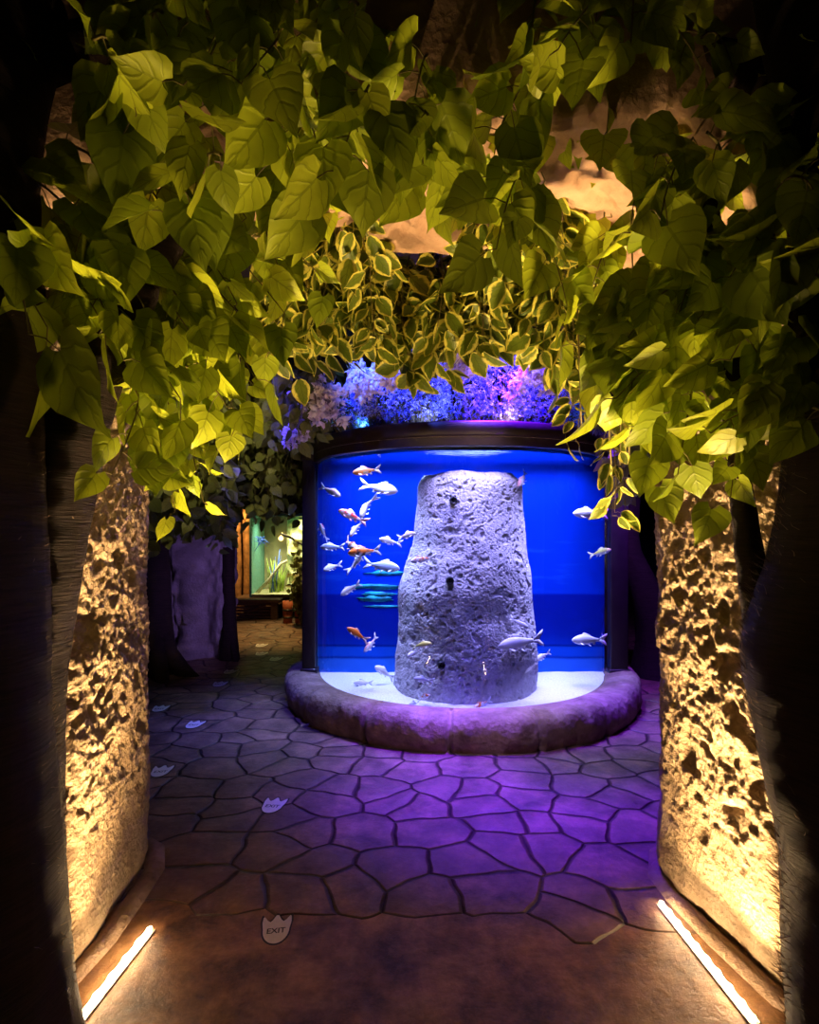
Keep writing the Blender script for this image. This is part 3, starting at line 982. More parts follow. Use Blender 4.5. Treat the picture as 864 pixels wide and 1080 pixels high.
# rock column in the tank
RX, RY = 0.482, 4.86
col = thing('aquarium_rock', 'tall tapering pitted pale rock column standing inside the aquarium', 'rock', (RX, RY, ZS))
def colpt(a, t):
    z = ZS - 0.03 + t * (1.965 - ZS + 0.03)
    hz = t
    rl = np.interp(hz, [0, .1, .3, .47, .6, .68, .8, .94, 1.0], [0.61, 0.60, 0.585, 0.565, 0.51, 0.455, 0.43, 0.425, 0.40])
    rr = np.interp(hz, [0, .1, .3, .5, .65, .8, .94, 1.0], [0.60, 0.595, 0.575, 0.54, 0.505, 0.47, 0.445, 0.42])
    c = math.cos(a)
    w = 0.5 + 0.5 * c
    r = rl * (1 - w) + rr * w
    top = sstep(0.955, 1.0, hz)
    r *= 1 - 0.10 * top * top
    ry = r * 0.98
    q = Vector((c * r, math.sin(a) * r, z))
    w3 = q + Vector((noise.noise(q * 9), noise.noise(q * 9 + Vector((7, 0, 0))), noise.noise(q * 9 + Vector((0, 7, 0))))) * 0.04
    off = 0.028 * noise.noise(q * 2.4) + 0.012 * noise.noise(q * 6)
    if math.sin(a) < 0.25:
        off -= 0.012 * sstep(0.28, 0.45, noise.noise(w3 * 9))
        for sc_, dep, thr in ((17.0, 0.020, 0.30), (34.0, 0.012, 0.34)):
            ds, ps = noise.voronoi(w3 * sc_)
            if noise.noise(ps[0] * 0.9 + Vector((3, 1, 2))) > (0.0 if sc_ < 20 else 0.08):
                off -= dep * sstep(thr * 1.25, thr * 0.6, ds[0]) if False else dep * (1 - sstep(thr * 0.6, thr * 1.25, ds[0]))
        off -= 0.0035 * sstep(-0.1, 0.5, noise.noise(q * 48)) + 0.003 * noise.noise(q * 90)
    rr2 = r + off
    return Vector((RX + c * rr2, RY + math.sin(a) * rr2 * 0.98, z + (0.02 * noise.noise(q * 5) if t > 0.98 else 0)))
US = np.concatenate([np.linspace(-0.15, math.pi + 0.15, 70, endpoint=False), np.linspace(math.pi + 0.15, 2 * math.pi - 0.15, 330, endpoint=False)])
VS = np.linspace(0, 1, 300)
V, Fs = grid(colpt, US, VS, closed=True)
nv = len(VS)
b = len(V)
# domed top
V.append(Vector((RX, RY, 1.985)))
for i in range(len(US)):
    Fs.append((i * nv + nv - 1, ((i + 1) % len(US)) * nv + nv - 1, b))
mb = MB(); mb.add(V, Fs)
mb.build('rock', M['column_rock'], col)
from mathutils.bvhtree import BVHTree
colbvh = BVHTree.FromPolygons([v[:] for v in V], Fs)
cam0 = Vector((0, 0, CAMZ))
for (px, py) in ((478, 528), (474.5, 612), (465.5, 700.5)):
    dv = (P(px, py, 5) - cam0).normalized()
    h = colbvh.ray_cast(cam0, dv)[0] or P(px, py, 4.45)
    mb = MB()
    for r0, r1, l in ((0.030, 0.016, 0.05),):
        prof = [(0.0, -0.06), (r0, -0.06), (r0, l - 0.006), (r0 - 0.004, l), (r1 + 0.002, l), (r1, l - 0.01), (r1, 0.0), (0, 0.0)]
        vs, fs = [], []
        ns = 24
        for k in range(ns):
            a = 2 * math.pi * k / ns
            for r, y in prof:
                vs.append((h.x + r * math.cos(a), h.y - y, h.z + r * math.sin(a)))
        mm = len(prof)
        for k in range(ns):
            for j in range(mm - 1):
                fs.append((k * mm + j, ((k + 1) % ns) * mm + j, ((k + 1) % ns) * mm + j + 1, k * mm + j + 1))
        mb.add(vs, fs)
    mb.build('nozzle', M['black'], col)
adopt(col)


# ------------------------------------------------------------------ fish
def fish_mesh(L, col_fn, bend, plump=1.0, seed=0):
    """koi: head towards +X, up +Z, one continuous body with fins"""
    N, K = 17, 12
    xs = np.linspace(0, 1, N)      # 0 nose, 1 tail root
    hs = np.interp(xs, [0, .05, .15, .3, .45, .6, .75, .9, 1], [.012, .055, .1, .135, .14, .12, .085, .05, .042])
    ws = np.interp(xs, [0, .05, .15, .3, .45, .6, .75, .9, 1], [.012, .045, .078, .095, .09, .07, .045, .02, .012]) * plump
    hs = hs * plump
    blen = 0.76

    def cen(x):
        s = max(0, x - 0.25)
        return Vector(((0.5 - x * 1.0), bend * s * s * 0.9, 0))
    vs, fs, cs = [], [], []

    def yaw(x):
        return (cen(x + 0.01) - cen(x - 0.01)).normalized()
    for i, x in enumerate(xs):
        c = cen(x * blen)
        t = yaw(x * blen)
        sd = Vector((t.y, -t.x, 0))
        for k in range(K):
            a = 2 * math.pi * k / K
            p = c + sd * (ws[i] * math.cos(a)) + Vector((0, 0, hs[i] * math.sin(a) + 0.012 * math.sin(x * 3)))
            vs.append(p)
            cs.append(col_fn(x, math.sin(a), math.cos(a)))
    for i in range(N - 1):
        for k in range(K):
            k2 = (k + 1) % K
            fs.append((i * K + k, (i + 1) * K + k, (i + 1) * K + k2, i * K + k2))
    fs.append(tuple(range(K)))
    fs.append(tuple((N - 1) * K + k for k in range(K))[::-1])

    def fin(poly, thick, cfin):
        b = len(vs)
        n = len(poly)
        for s in (1, -1):
            for p, sd in poly:
                vs.append(p + sd * thick * s)
                cs.append(cfin)
        fs.append(tuple(b + i for i in range(n)))
        fs.append(tuple(b + n + i for i in range(n))[::-1])
        for i in range(n):
            j = (i + 1) % n
            fs.append((b + i, b + n + i, b + n + j, b + j))
    fc = col_fn(0.98, 0, 0)
    fc = tuple(0.5 * v + 0.4 for v in fc)
    fc2 = tuple(0.7 * v + 0.25 for v in col_fn(0.6, 1, 0))
    # forked tail in two lobes
    def tp(x, z):
        t = yaw(x)
        return (cen(x) + Vector((0, 0, z)), Vector((t.y, -t.x, 0)))
    fin([tp(.74, .032), tp(.82, .07), tp(.93, .15), tp(1.0, .185), tp(.985, .12), tp(.93, .05), tp(.895, 0.0), tp(.74, 0.0)], 0.004, fc)
    fin([tp(.74, 0.0), tp(.895, 0.0), tp(.93, -.045), tp(.98, -.11), tp(.985, -.16), tp(.92, -.13), tp(.82, -.065), tp(.74, -.032)], 0.004, fc)
    # dorsal
    fin([tp(.27, .13), tp(.31, .2), tp(.36, .205), tp(.45, .17), tp(.53, .135), tp(.50, .10), tp(.38, .115)], 0.0045, fc2)
    # anal and pelvic
    fin([tp(.56, -.075), tp(.62, -.135), tp(.67, -.13), tp(.65, -.06)], 0.004, fc)
    for s in (1, -1):
        b0 = cen(.18); b1 = cen(.42)
        y = Vector((0, s, 0))
        fin([(b0 + y * .07 + Vector((0, 0, -.05)), Vector((0, 0, 1))), (b0 + y * .17 + Vector((-.06, 0, -.10)), Vector((0, 0, 1))),
             (b0 + y * .15 + Vector((-.13, 0, -.105)), Vector((0, 0, 1))), (b0 + y * .07 + Vector((-.06, 0, -.06)), Vector((0, 0, 1)))], 0.004, fc)
        fin([(b1 + y * .05 + Vector((0, 0, -.10)), Vector((0, 0, 1))), (b1 + y * .11 + Vector((-.06, 0, -.15)), Vector((0, 0, 1))),
             (b1 + y * .09 + Vector((-.1, 0, -.15)), Vector((0, 0, 1))), (b1 + y * .045 + Vector((-.04, 0, -.10)), Vector((0, 0, 1)))], 0.004, fc)
    # eyes
    for s in (1, -1):
        bm = bmesh.new()
        bmesh.ops.create_icosphere(bm, subdivisions=1, radius=0.011)
        off = cen(.075) + Vector((0, s * 0.05 * plump, 0.018))
        b = len(vs)
        bm.verts.index_update()
        for v in bm.verts:
            vs.append(v.co + off); cs.append((.01, .01, .012))
        for f in bm.faces:
            fs.append(tuple(b + v.index for v in f.verts))
        bm.free()
    me = bpy.data.meshes.new('koi')
    me.from_pydata([tuple(v * L) for v in vs], [], fs)
    at = me.attributes.new('col', 'FLOAT_COLOR', 'POINT')
    at.data.foreach_set('color', np.array([(c[0], c[1], c[2], 1) for c in cs], dtype=np.float32).ravel())
    me.polygons.foreach_set('use_smooth', [True] * len(me.polygons))
    me.materials.append(M['fish'])
    me.update()
    return me


WH, OR, RD, YL, BR, PK, SL = (.85, .82, .82), (.85, .2, .015), (.7, .04, .03), (.8, .68, .15), (.2, .07, .015), (.85, .42, .38), (.35, .42, .6)


def pat(kind, seed):
    def f(x, up, sd):
        n = noise.noise(Vector((x * 6.5 + seed * 3.7, up * 1.2, sd * 1.2)))
        if kind == 'white':
            return WH
        if kind == 'orange':
            return OR if up > -0.6 else (.9, .5, .2)
        if kind == 'pinkwhite':
            return PK if up > 0.4 and n > -0.1 else WH
        if kind == 'redwhite':
            return RD if (n > -0.02 and up > -0.45) else WH
        if kind == 'orangewhite':
            return OR if (n > -0.02 and up > -0.4) else WH
        if kind == 'spotted':
            return (.03, .02, .02) if n > 0.22 else (OR if up > -0.5 else WH)
        if kind == 'brown':
            return BR if up > -0.25 else (OR if n > 0 else (.7, .5, .3))
        if kind == 'yellow':
            return YL if up > -0.2 else WH
        if kind == 'silver':
            return SL if abs(up) < 0.75 else WH
        return WH
    return f


FISH = [  # px, py, len px, heading deg in the picture (0 right, 90 up), turn towards camera deg, depth, pattern, bend, label
    (387, 497, 30, 188, 10, 4.75, 'brown', .3, 'brown and orange fish highest on the left of the tank, close under the rim'),
    (349, 518, 24, -28, 20, 5.0, 'pinkwhite', -.3, 'pale pink fish nose down at the left edge of the tank near the top'),
    (401, 515, 38, -12, 20, 4.7, 'white', -.5, 'large white fish with fanned tail facing right near the top left'),
    (385, 534, 26, -105, 35, 4.7, 'white', .8, 'white fish diving with tail straight up, under the large fan tailed fish'),
    (372, 545, 32, 155, 15, 4.6, 'redwhite', .5, 'red and white fish pointing up left, below the diving white fish'),
    (375, 557, 20, -120, 30, 4.75, 'white', .5, 'small white fish diving under the red and white fish'),
    (341, 562, 20, 100, 40, 5.1, 'redwhite', .2, 'red fish half hidden at the left edge of the glass'),
    (351, 577, 26, 180, 5, 4.95, 'silver', 0, 'thin silvery fish seen level at the left edge of the tank'),
    (369, 575, 24, -30, 35, 4.75, 'orangewhite', .6, 'white and orange fish with raised tail touching the black spotted fish'),
    (385, 582, 36, 185, 10, 4.55, 'spotted', -.3, 'orange fish with black spots in the crowd left of the column'),
    (376, 594, 24, 60, 30, 4.85, 'white', -.6, 'white fish rising steeply under the black spotted fish'),
    (411, 571, 22, 165, 30, 4.65, 'white', .5, 'white fish facing left just left of the rock column'),
    (428, 565, 22, 15, 20, 4.5, 'pinkwhite', .4, 'pinkish white fish almost touching the left side of the column'),
    (402, 597, 40, -8, 5, 4.8, 'silver', .2, 'long silver blue fish just above the teal patches'),
    (350, 598, 16, -160, 45, 4.9, 'white', .4, 'small white fish alone at the left edge at mid height'),
    (370, 621, 24, 212, 15, 4.8, 'white', .3, 'white fish slanting down left beside the teal patches'),
    (377, 669, 26, 145, 15, 4.55, 'orange', .3, 'plump bright orange fish low on the left of the tank'),
    (392, 679, 22, 225, 25, 4.65, 'pinkwhite', -.4, 'pink white fish right behind the tail of the plump orange fish'),
    (446, 590, 26, 188, 20, 4.36, 'orangewhite', .4, 'white and orange fish in front of the left shoulder of the column'),
    (444, 681, 24, 15, 20, 4.28, 'yellow', .4, 'yellow fish in front of the column left of its lowest nozzle'),
    (436, 689, 14, 200, 40, 4.27, 'white', .3, 'tiny white fish under the yellow fish'),
    (449, 701, 14, 60, 20, 4.27, 'white', 0, 'thin tiny white fish upright left of the lowest nozzle'),
    (447, 717, 22, 170, 10, 4.27, 'white', .2, 'pale fish facing left at the foot of the column, below the lowest nozzle'),
    (447, 735, 15, 25, 30, 4.27, 'orangewhite', .3, 'small orange and white fish at the foot of the column, near its left corner'),
    (437, 742, 12, 170, 50, 4.3, 'white', 0, 'tiny white fish on the sand at the left corner of the column'),
    (383, 720, 20, 175, 20, 4.8, 'white', .2, 'white fish lying low over the sand left of the column'),
    (405, 709, 24, 140, 25, 4.85, 'white', .3, 'white fish slanting over the sand close to the left side of the column'),
    (552, 505, 22, 235, 20, 4.6, 'pinkwhite', -.4, 'pinkish fish at the top right shoulder of the column'),
    (623, 542, 38, 178, 5, 4.75, 'white', .1, 'long pale fish facing left high on the right side of the tank'),
    (632, 583, 22, 20, 30, 5.05, 'yellow', .3, 'faint yellowish fish at the right edge of the tank at mid height'),
    (547, 657, 22, -25, 15, 4.28, 'white', .3, 'small white fish in front of the column, above the largest white fish'),
    (551, 678, 52, 187, 8, 4.3, 'white', -.25, 'largest white fish crossing the right edge of the column'),
    (622, 675, 38, 180, 3, 4.7, 'white', 0, 'slim white fish level near the bottom right of the tank'),
    (572, 692, 18, 205, 30, 4.7, 'white', .3, 'small white fish peeping out at the right side of the column near the sand'),
    (511, 711, 14, 85, 20, 4.25, 'white', 0, 'tiny white fish upright in front of the middle of the column foot'),
    (508, 743, 22, 205, 25, 4.24, 'orangewhite', .3, 'orange and white fish resting at the bottom centre in front of the column'),
]


def in_tank(x, y):
    return math.hypot(x - TX, y - TY) < 1.24 and y < 5.17


for i, (px, py, lp, hd, yw, d, pk, bend, lab) in enumerate(FISH):
    dd = d
    for _ in range(60):
        q = P(px, py, dd)
        if in_tank(q.x, q.y):
            break
        dd += 0.015
        if dd > 5.17:
            dd = 5.1
            break
    q = P(px, py, dd)
    L = lp / F * dd / max(0.55, math.cos(math.radians(yw)))
    o = bpy.data.objects.new('koi', fish_mesh(L, pat(pk, i + 1), bend, 1.0 + 0.1 * math.sin(i), i))
    C.objects.link(o)
    h = math.radians(hd)
    left = math.cos(h) < 0
    # head along +X -> picture heading, keep the back upward
    fwd = Vector((math.cos(h) * math.cos(math.radians(yw)), -math.sin(math.radians(yw)), math.sin(h) * math.cos(math.radians(yw))))
    upv = Vector((0, 0, 1))
    if abs(fwd.z) > 0.9:
        upv = Vector((0.6, 0, 0.4))
    side = upv.cross(fwd).normalized()
    upv = fwd.cross(side).normalized()
    R = Matrix((fwd, side, upv)).transposed().to_4x4()
    o.matrix_world = Matrix.Translation(q) @ R
    tag(o, lab, 'fish', 'koi in the round aquarium')


# ------------------------------------------------------------------ flowers on top of the tank
def petal_mesh(name, items, parent=None):
    """items: (position, direction, normal, length, width, colour) slender petals, each a folded 2-quad blade"""
    Vs, Cs, Fs = [], [], []
    for p, d, n, l, w, c in items:
        d = d.normalized()
        n = (n - d * n.dot(d))
        n = n.normalized() if n.length > 1e-4 else d.orthogonal().normalized()
        x = d.cross(n)
        b = len(Vs)
        for q in (p, p + d * l * .45 + x * w, p + d * l * .5 + n * w * .35, p + d * l * .45 - x * w, p + d * l - n * l * .12):
            Vs.append(q[:]); Cs.append(c)
        Fs += [(b, b + 1, b + 4, b + 2), (b, b + 2, b + 4, b + 3)]
    me = bpy.data.meshes.new(name)
    me.from_pydata(Vs, [], Fs)
    at = me.attributes.new('col', 'FLOAT_COLOR', 'POINT')
    at.data.foreach_set('color', np.array([(c[0], c[1], c[2], 1) for c in Cs], dtype=np.float32).ravel())
    me.materials.append(M['petal'])
    me.update()
    o = bpy.data.objects.new(name, me)
    C.objects.link(o)
    if parent is not None:
        o.parent = parent
    return o


def flower_bush(label, px, py, d, rx, rz, n, cols, size=0.022, name='flower_bush', stemcol='twig', group='flower bushes on the tank lid'):
    c = P(px, py, d)
    root = thing(name, label, 'flowers', (c.x, c.y, 2.28), group)
    mb, items = MB(), []
    base = Vector((c.x, c.y, 2.275))
    for i in range(n):
        v = rv(1).normalized()
        if v.y > 0.35:
            v.y *= -1
        r = random.uniform(0.55, 1.0) ** 0.6
        p = c + Vector((v.x * rx * r, v.y * rx * 0.6 * r, v.z * rz * r))
        p.z = max(p.z, 2.29)
        if i % 14 == 0:
            mb.tube([base + Vector(((p.x - c.x) * .4, (p.y - c.y) * .4, 0)), base.lerp(p, 0.6) + rv(.02), p], [.004, .003, .002], 4, cap=False)
        cc = random.choice(cols)
        out = v
        for k in range(random.choice((4, 5, 6))):
            dr = (out * 0.5 + rv(0.8)).normalized()
            items.append((p, dr, (out + rv(.5)), size * random.uniform(.6, 1.25), size * random.uniform(.10, .24), cc))
    mb.build('stem', M[stemcol], root)
    petal_mesh('blossom', items, root)
    adopt(root)


BL = [(.28, .3, .9), (.16, .18, .85), (.45, .44, .95), (.10, .11, .7), (.04, .04, .4), (.8, .78, 1), (.6, .58, 1)]
CY = [(.15, .55, .9), (.1, .3, .85), (.35, .7, .95), (.06, .12, .6)]
LI = [(.85, .75, .85), (.9, .85, .9), (.7, .6, .75)]
flower_bush('blue flower bush at the left end of the tank lid, above the rim', 368, 432, 4.55, .24, .16, 620, CY + BL)
flower_bush('violet blue flower bush above the brown and orange fish', 405, 418, 4.45, .26, .24, 900, BL)
flower_bush('tall blue flower bush under the lowest ivy tip', 445, 408, 4.5, .26, .30, 1100, BL)
flower_bush('violet flower bush right above the middle of the rock column', 488, 415, 4.45, .26, .26, 950, BL)
flower_bush('pale violet flower bush right of the middle of the lid', 532, 412, 4.45, .26, .27, 950, BL + LI[2:])
flower_bush('blue violet flower bush near the right end of the lid', 575, 425, 4.5, .24, .21, 780, BL)
flower_bush('cyan tinged small flower bush at the right end of the lid', 607, 438, 4.55, .17, .13, 420, CY)
flower_bush('dark blue flower sprig hanging past the right end of the rim', 636, 466, 4.5, .14, .14, 300, [(.12, .1, .6), (.2, .16, .75), (.4, .36, .85)], size=0.05)


def blossom(label, px, py, d, rx, rz, n):
    c = P(px, py, d)
    root = thing('blossom_spray', label, 'blossom', c + Vector((0, 0, rz)), 'pale hanging blossom sprays')
    mb, items = MB(), []
    mb.tube([c + Vector((0, 0, rz)), Vector((c.x + .03, c.y, (c.z + 3.27) / 2)), Vector((c.x, c.y, 3.27))], .004, 5)
    for s in range(9):
        a = c + Vector((random.uniform(-rx, rx) * .6, random.uniform(-.05, .05), rz * 1.2))
        b = c + Vector((random.uniform(-rx, rx), random.uniform(-.12, .08), -rz * random.uniform(.2, 1)))
        mb.tube([a, a.lerp(b, .5) + rv(.02), b], [.003, .0025, .002], 4, cap=False)
        for i in range(n // 9):
            p = a.lerp(b, random.uniform(.15, 1)) + rv(.018)
            cc = random.choice(LI)
            dr0 = (Vector((0, -.5, -.6)) + rv(.6)).normalized()
            for k in range(5):
                items.append((p, (dr0 + rv(.55)).normalized(), Vector((0, -1, 0)) + rv(.5), random.uniform(.04, .075), random.uniform(.010, .02), cc))
    mb.build('stem', M['twig'], root)
    petal_mesh('blossom', items, root)
    adopt(root)


blossom('pale lilac blossom spray hanging at the far left end of the tank rim', 347, 425, 4.2, .12, .16, 150)
blossom('pale lilac blossom spray hanging over the left part of the flower mound', 376, 405, 4.1, .14, .12, 140)
blossom('white lilac blossom spray hanging under the ivy above the white fan tailed fish', 408, 392, 4.0, .12, .1, 130)
blossom('pink lilac blossom spray hanging above the column top', 492, 382, 4.0, .14, .10, 130)
blossom('large pale pink blossom spray hanging above the right part of the flower mound', 562, 396, 4.0, .17, .13, 200)
blossom('faint lilac blossom spray between the dark ivy and the left tank post', 312, 440, 4.6, .12, .25, 120)


# ------------------------------------------------------------------ EXIT stickers on the floor
def sticker_outline(s):
    pts = []
    # bowl
    for k in range(0, 25):
        a = math.pi + math.pi * k / 24
        pts.append((0.5 * math.cos(a) * 1.0, 0.10 + 0.60 * math.sin(a)))
    pts += [(0.56, 0.42), (0.545, 0.66), (0.50, 0.70), (0.36, 0.52), (0.255, 0.44), (0.17, 0.52), (0.045, 0.74), (-0.045, 0.74), (-0.17, 0.52), (-0.255, 0.44), (-0.36, 0.52), (-0.50, 0.70), (-0.545, 0.66), (-0.56, 0.42)]
    return [(x * s * 0.8, y * s * 1.02) for x, y in pts]


txtmesh = None
def exit_text():
    global txtmesh
    if txtmesh is None:
        cu = bpy.data.curves.new('exit_text', 'FONT')
        cu.body = 'EXIT'
        cu.align_x = 'CENTER'
        cu.align_y = 'CENTER'
        cu.size = 1.0
        cu.offset = 0.018
        cu.extrude = 0.0
        ob = bpy.data.objects.new('tmp_text', cu)
        C.objects.link(ob)
        dg = bpy.context.evaluated_depsgraph_get()
        txtmesh = bpy.data.meshes.new_from_object(ob.evaluated_get(dg))
        txtmesh.materials.clear()
        txtmesh.materials.append(M['print'])
        bpy.data.objects.remove(ob)
        bpy.data.curves.remove(cu)
    return txtmesh


def sticker(px, py, rot, size, lab):
    d = F * CAMZ / (py - HY)
    q = P(px, py, d)
    q.z = 0
    root = thing('floor_sticker', lab, 'floor sticker', (q.x, q.y, 0), 'white exit stickers on the floor')
    root.rotation_euler = (0, 0, math.radians(rot))

    def plate(nm, s, z0, z1, mat, parent):
        o = sticker_outline(s)
        n = len(o)
        mb = MB()
        mb.add([(x, y, z0) for x, y in o] + [(x, y, z1) for x, y in o], [tuple(range(n, 2 * n))] + [(i, (i + 1) % n, n + (i + 1) % n, n + i) for i in range(n)])
        return mb.build(nm, mat, parent, smooth=False)
    plate('border', size * 1.13, 0.0003, 0.0014, M['print'], root)
    plate('face', size, 0.0012, 0.0022, M['sticker'], root)
    t = bpy.data.objects.new('lettering', exit_text())
    C.objects.link(t)
    t.parent = root
    t.location = (0, size * 0.02, 0.0030)
    t.scale = (size * 0.28, size * 0.32, 1)
    return root


sticker(291, 983, 8, 0.122, 'white EXIT sticker nearest the entrance, beside the left light strip')
sticker(287, 851, -6, 0.135, 'white EXIT sticker in the violet glow, second from the entrance')
sticker(169, 814.5, 6, 0.135, 'white exit sticker close to the inner edge of the left rock wall')
sticker(204, 765, -4, 0.14, 'white exit sticker halfway between left rock wall and kerb')
sticker(168, 748, 5, 0.14, 'white exit sticker in the dark before the left tree roots')
sticker(231, 722, 3, 0.15, 'white exit sticker in front of the upright grey slab')
sticker(242, 709, -3, 0.15, 'white exit sticker at the foot of the thin dark trunk')
sticker(290, 695.5, -5, 0.16, 'white exit sticker left of the kerb where the floor turns warm')
sticker(275, 690, 3, 0.16, 'white exit sticker just past the one beside the kerb')
sticker(275, 681, 0, 0.17, 'farthest white exit sticker, in front of the terrarium bench')


# ------------------------------------------------------------------ left background
def rockslab(name, label, x0, x1, y, z1, thick, mat, cat='rock'):
    mb = MB()
    def fn(u, v):
        a = u * 2 * math.pi
        c, s = math.cos(a), math.sin(a)
        sx = math.copysign(abs(c) ** 0.35, c); sy = math.copysign(abs(s) ** 0.35, s)
        z = v * z1
        w = 1 + 0.05 * math.sin(v * 3)
        q = Vector((sx, sy, z))
        o = 0.09 * noise.noise(q * 1.6 + Vector((x0, 0, 0))) + 0.06 * noise.noise(q * 4.5) + 0.03 * noise.noise(q * 12)
        return ((x0 + x1) / 2 + (x1 - x0) / 2 * sx * w + o * sx, y + thick * sy + o * sy * 1.5, z)
    V, Fs = grid(fn, np.linspace(0, 1, 120, endpoint=False), np.linspace(0, 1, 80), closed=True)
    Fs.append(tuple(i * 80 + 79 for i in range(120)))
    mb.add(V, Fs)
    o = mb.build(name, mat, loc=((x0 + x1) / 2, y, 0))
    return tag(o, label, cat)


rockslab('standing_stone', 'upright grey stone slab lit violet left of the thin dark trunk', -2.95, -2.16, 6.95, 2.5, 0.22, M['slab'])

def small_tree(label, pts, rad, roots, seed, name='tree'):
    b = Vector(pts[0])
    root = thing(name, label, 'tree', (b.x, b.y, 0))
    V, Fs = trunk_mesh(pts, rad, ns=24, step=0.04, seed=seed)
    mb = MB(); mb.add(V, Fs); mb.build('trunk', M['bark'], root)
    for (dx, dy, l, r) in roots:
        mb = MB()
        mb.tube([b + Vector((dx * .15, dy * .15, .55)), b + Vector((dx * .5, dy * .5, .22)), b + Vector((dx, dy, .03)), b + Vector((dx * 1.4, dy * 1.4, -.03))], [r, r, r * .8, r * .4], 10)
        mb.build('root', M['bark'], root)
    adopt(root)
small_tree('thin dark trunk between the upright grey slab and the terrarium', [(-2.11, 6.75, -.02), (-2.11, 6.75, .5), (-2.12, 6.75, 1.2), (-2.06, 6.75, 2.0), (-2.0, 6.75, 3.2)], [.12, .08, .07, .07, .07], [(.1, -.1, 1, .045)], 2)
small_tree('thick dark trunk with spreading roots behind the left rock wall', [(-2.75, 6.15, -.02), (-2.72, 6.15, .4), (-2.72, 6.15, 1.0), (-2.75, 6.15, 1.8), (-2.8, 6.15, 3.2)], [.3, .2, .16, .15, .15], [(.42, -.15, 1, .1), (.25, -.35, 1, .1), (-.3, -.3, 1, .1)], 6)
small_tree('bent dark trunk lit faintly violet behind the right rock wall', [(2.62, 6.0, -.02), (2.6, 6.0, .35), (2.5, 6.0, .75), (2.36, 6.0, 1.1), (2.27, 6.0, 1.4), (2.3, 6.0, 1.9), (2.4, 6.0, 3.2)], [.3, .24, .19, .15, .12, .1, .1], [], 8)

# terrarium and its bench
DT = 10.0
def X(px, d=DT):
    return (px - CX) / F * d
def Z(py, d=DT):
    return CAMZ - (py - HY) / F * d
tr = thing('terrarium', 'brightly lit glass terrarium with pale rock and grass on the wooden bench', 'terrarium', (X(300), DT + .5, .4))
x0, x1, zb, zt = X(264.5), X(352), Z(627), 1.75
mb = MB(); mb.box((x0, DT + .95, zb), (x1, DT + 1.0, zt)); mb.box((x0, DT, zb - .05), (x1, DT + 1.0, zb)); mb.build('back_panel', M['olive'], tr, smooth=False)
mb = MB(); mb.box((x0, DT, zb), (x1, DT + .012, zt)); mb.build('glass', M['terrglass'], tr, smooth=False)
mb = MB(); mb.box((x0 - .02, DT - .01, zb - .05), (x0 + .015, DT + .03, zt)); mb.box((x0 - .02, DT - .01, zt), (x1, DT + 1.0, zt + .06)); mb.box((x0 - .02, DT + .02, zb), (x0 - .005, DT + 1, zt)); mb.build('frame', M['glassedge'], tr, smooth=False)
mb = MB()
def rk(u, v):
    x = X(293) + (x1 - X(293)) * u
    z = zb + (zt - zb) * v
    q = Vector((x * 4, 0, z * 4))
    return (x + .07 * noise.noise(q * 1.1), DT + .62 - .25 * u + .16 * noise.noise(q) + .06 * noise.noise(q * 2.7) + .2 * (1 - v) * -.6 + .4 * max(0, .12 - u) * 4, z)
V, Fs = grid(rk, np.linspace(0, 1, 60), np.linspace(0, 1, 80)); mb.add(V, Fs); mb.build('rock', M['yrock'], tr)
mb = MB(); mb.tube([(X(267), DT + .25, zb), (X(280), DT + .3, Z(612)), (X(291), DT + .38, Z(596)), (X(298), DT + .4, Z(592))], [.035, .03, .025, .015], 8); mb.build('branch', M['branchpale'], tr)
mb = MB(); mb.tube([(X(294), DT + .15, Z(563)), (X(305), DT + .12, Z(567)), (X(326), DT + .15, Z(580))], [.02, .022, .015], 8); mb.build('branch', M['wood'], tr)
for (mt, rng, n, h) in (('blade', (278, 291), 26, .62), ('bluelitblade', (281, 285), 6, .85)):
    mb = MB()
    for i in range(n):
        x = X(random.uniform(*rng)); hh = h * random.uniform(.5, 1)
        b = Vector((x, DT + random.uniform(.3, .6), zb)); lean = random.uniform(-.12, .12)
        mb.tube([b, b + Vector((lean * .4, 0, hh * .5)), b + Vector((lean, 0, hh))], [.012, .01, .002], 4)
    mb.build('grass_tuft', M[mt], tr)
mb = MB()
for i in range(22):
    b = Vector((X(random.uniform(266, 274)), DT + .3, Z(random.uniform(566, 574))))
    mb.tube([b, b + Vector((random.uniform(-.1, .15), -.05, random.uniform(-.15, .1)))], [.008, .003], 4)
mb.build('blue_lit_fern', M['bluelitblade'], tr)
bm = bmesh.new(); bmesh.ops.create_uvsphere(bm, u_segments=20, v_segments=12, radius=.045)
bmesh.ops.translate(bm, verts=bm.verts[:], vec=(X(285.5), DT + .8, Z(568.5)))
mb = MB(); mb.bm(bm)
mb.tube([(X(285.5), DT + .8, Z(568.5) + .04), (X(285.5), DT + .9, Z(568.5) + .1)], .012, 8)
mb.build('globe_lamp', M['globe'], tr)
adopt(tr)

bench = thing('bench', 'dark wooden box bench with slanted braces under the terrarium', 'bench', (X(275), DT - .1, 0))
mb = MB(); mb.box((X(248), DT - .28, .285), (X(299), DT + 1.0, .343), bev=.01); mb.build('bench_top', M['wood'], bench, smooth=False)
mb = MB()
for k in range(5):
    mb.box((X(248), DT - .2, .01 + .055 * k), (X(296), DT - .17, .055 + .055 * k), bev=.006)
mb.build('front_panel', M['wood'], bench, smooth=False)
for a, b in ((X(248), X(251)), (X(289), X(296))):
    mb = MB(); mb.box((a, DT - .26, 0), (b, DT - .2, .285), bev=.008); mb.build('leg', M['wood'], bench, smooth=False)
mb = MB(); mb.tube([(X(256), DT - .22, .06), (X(287), DT - .22, .27)], .022, 6); mb.build('brace', M['wood'], bench, smooth=False)
adopt(bench)

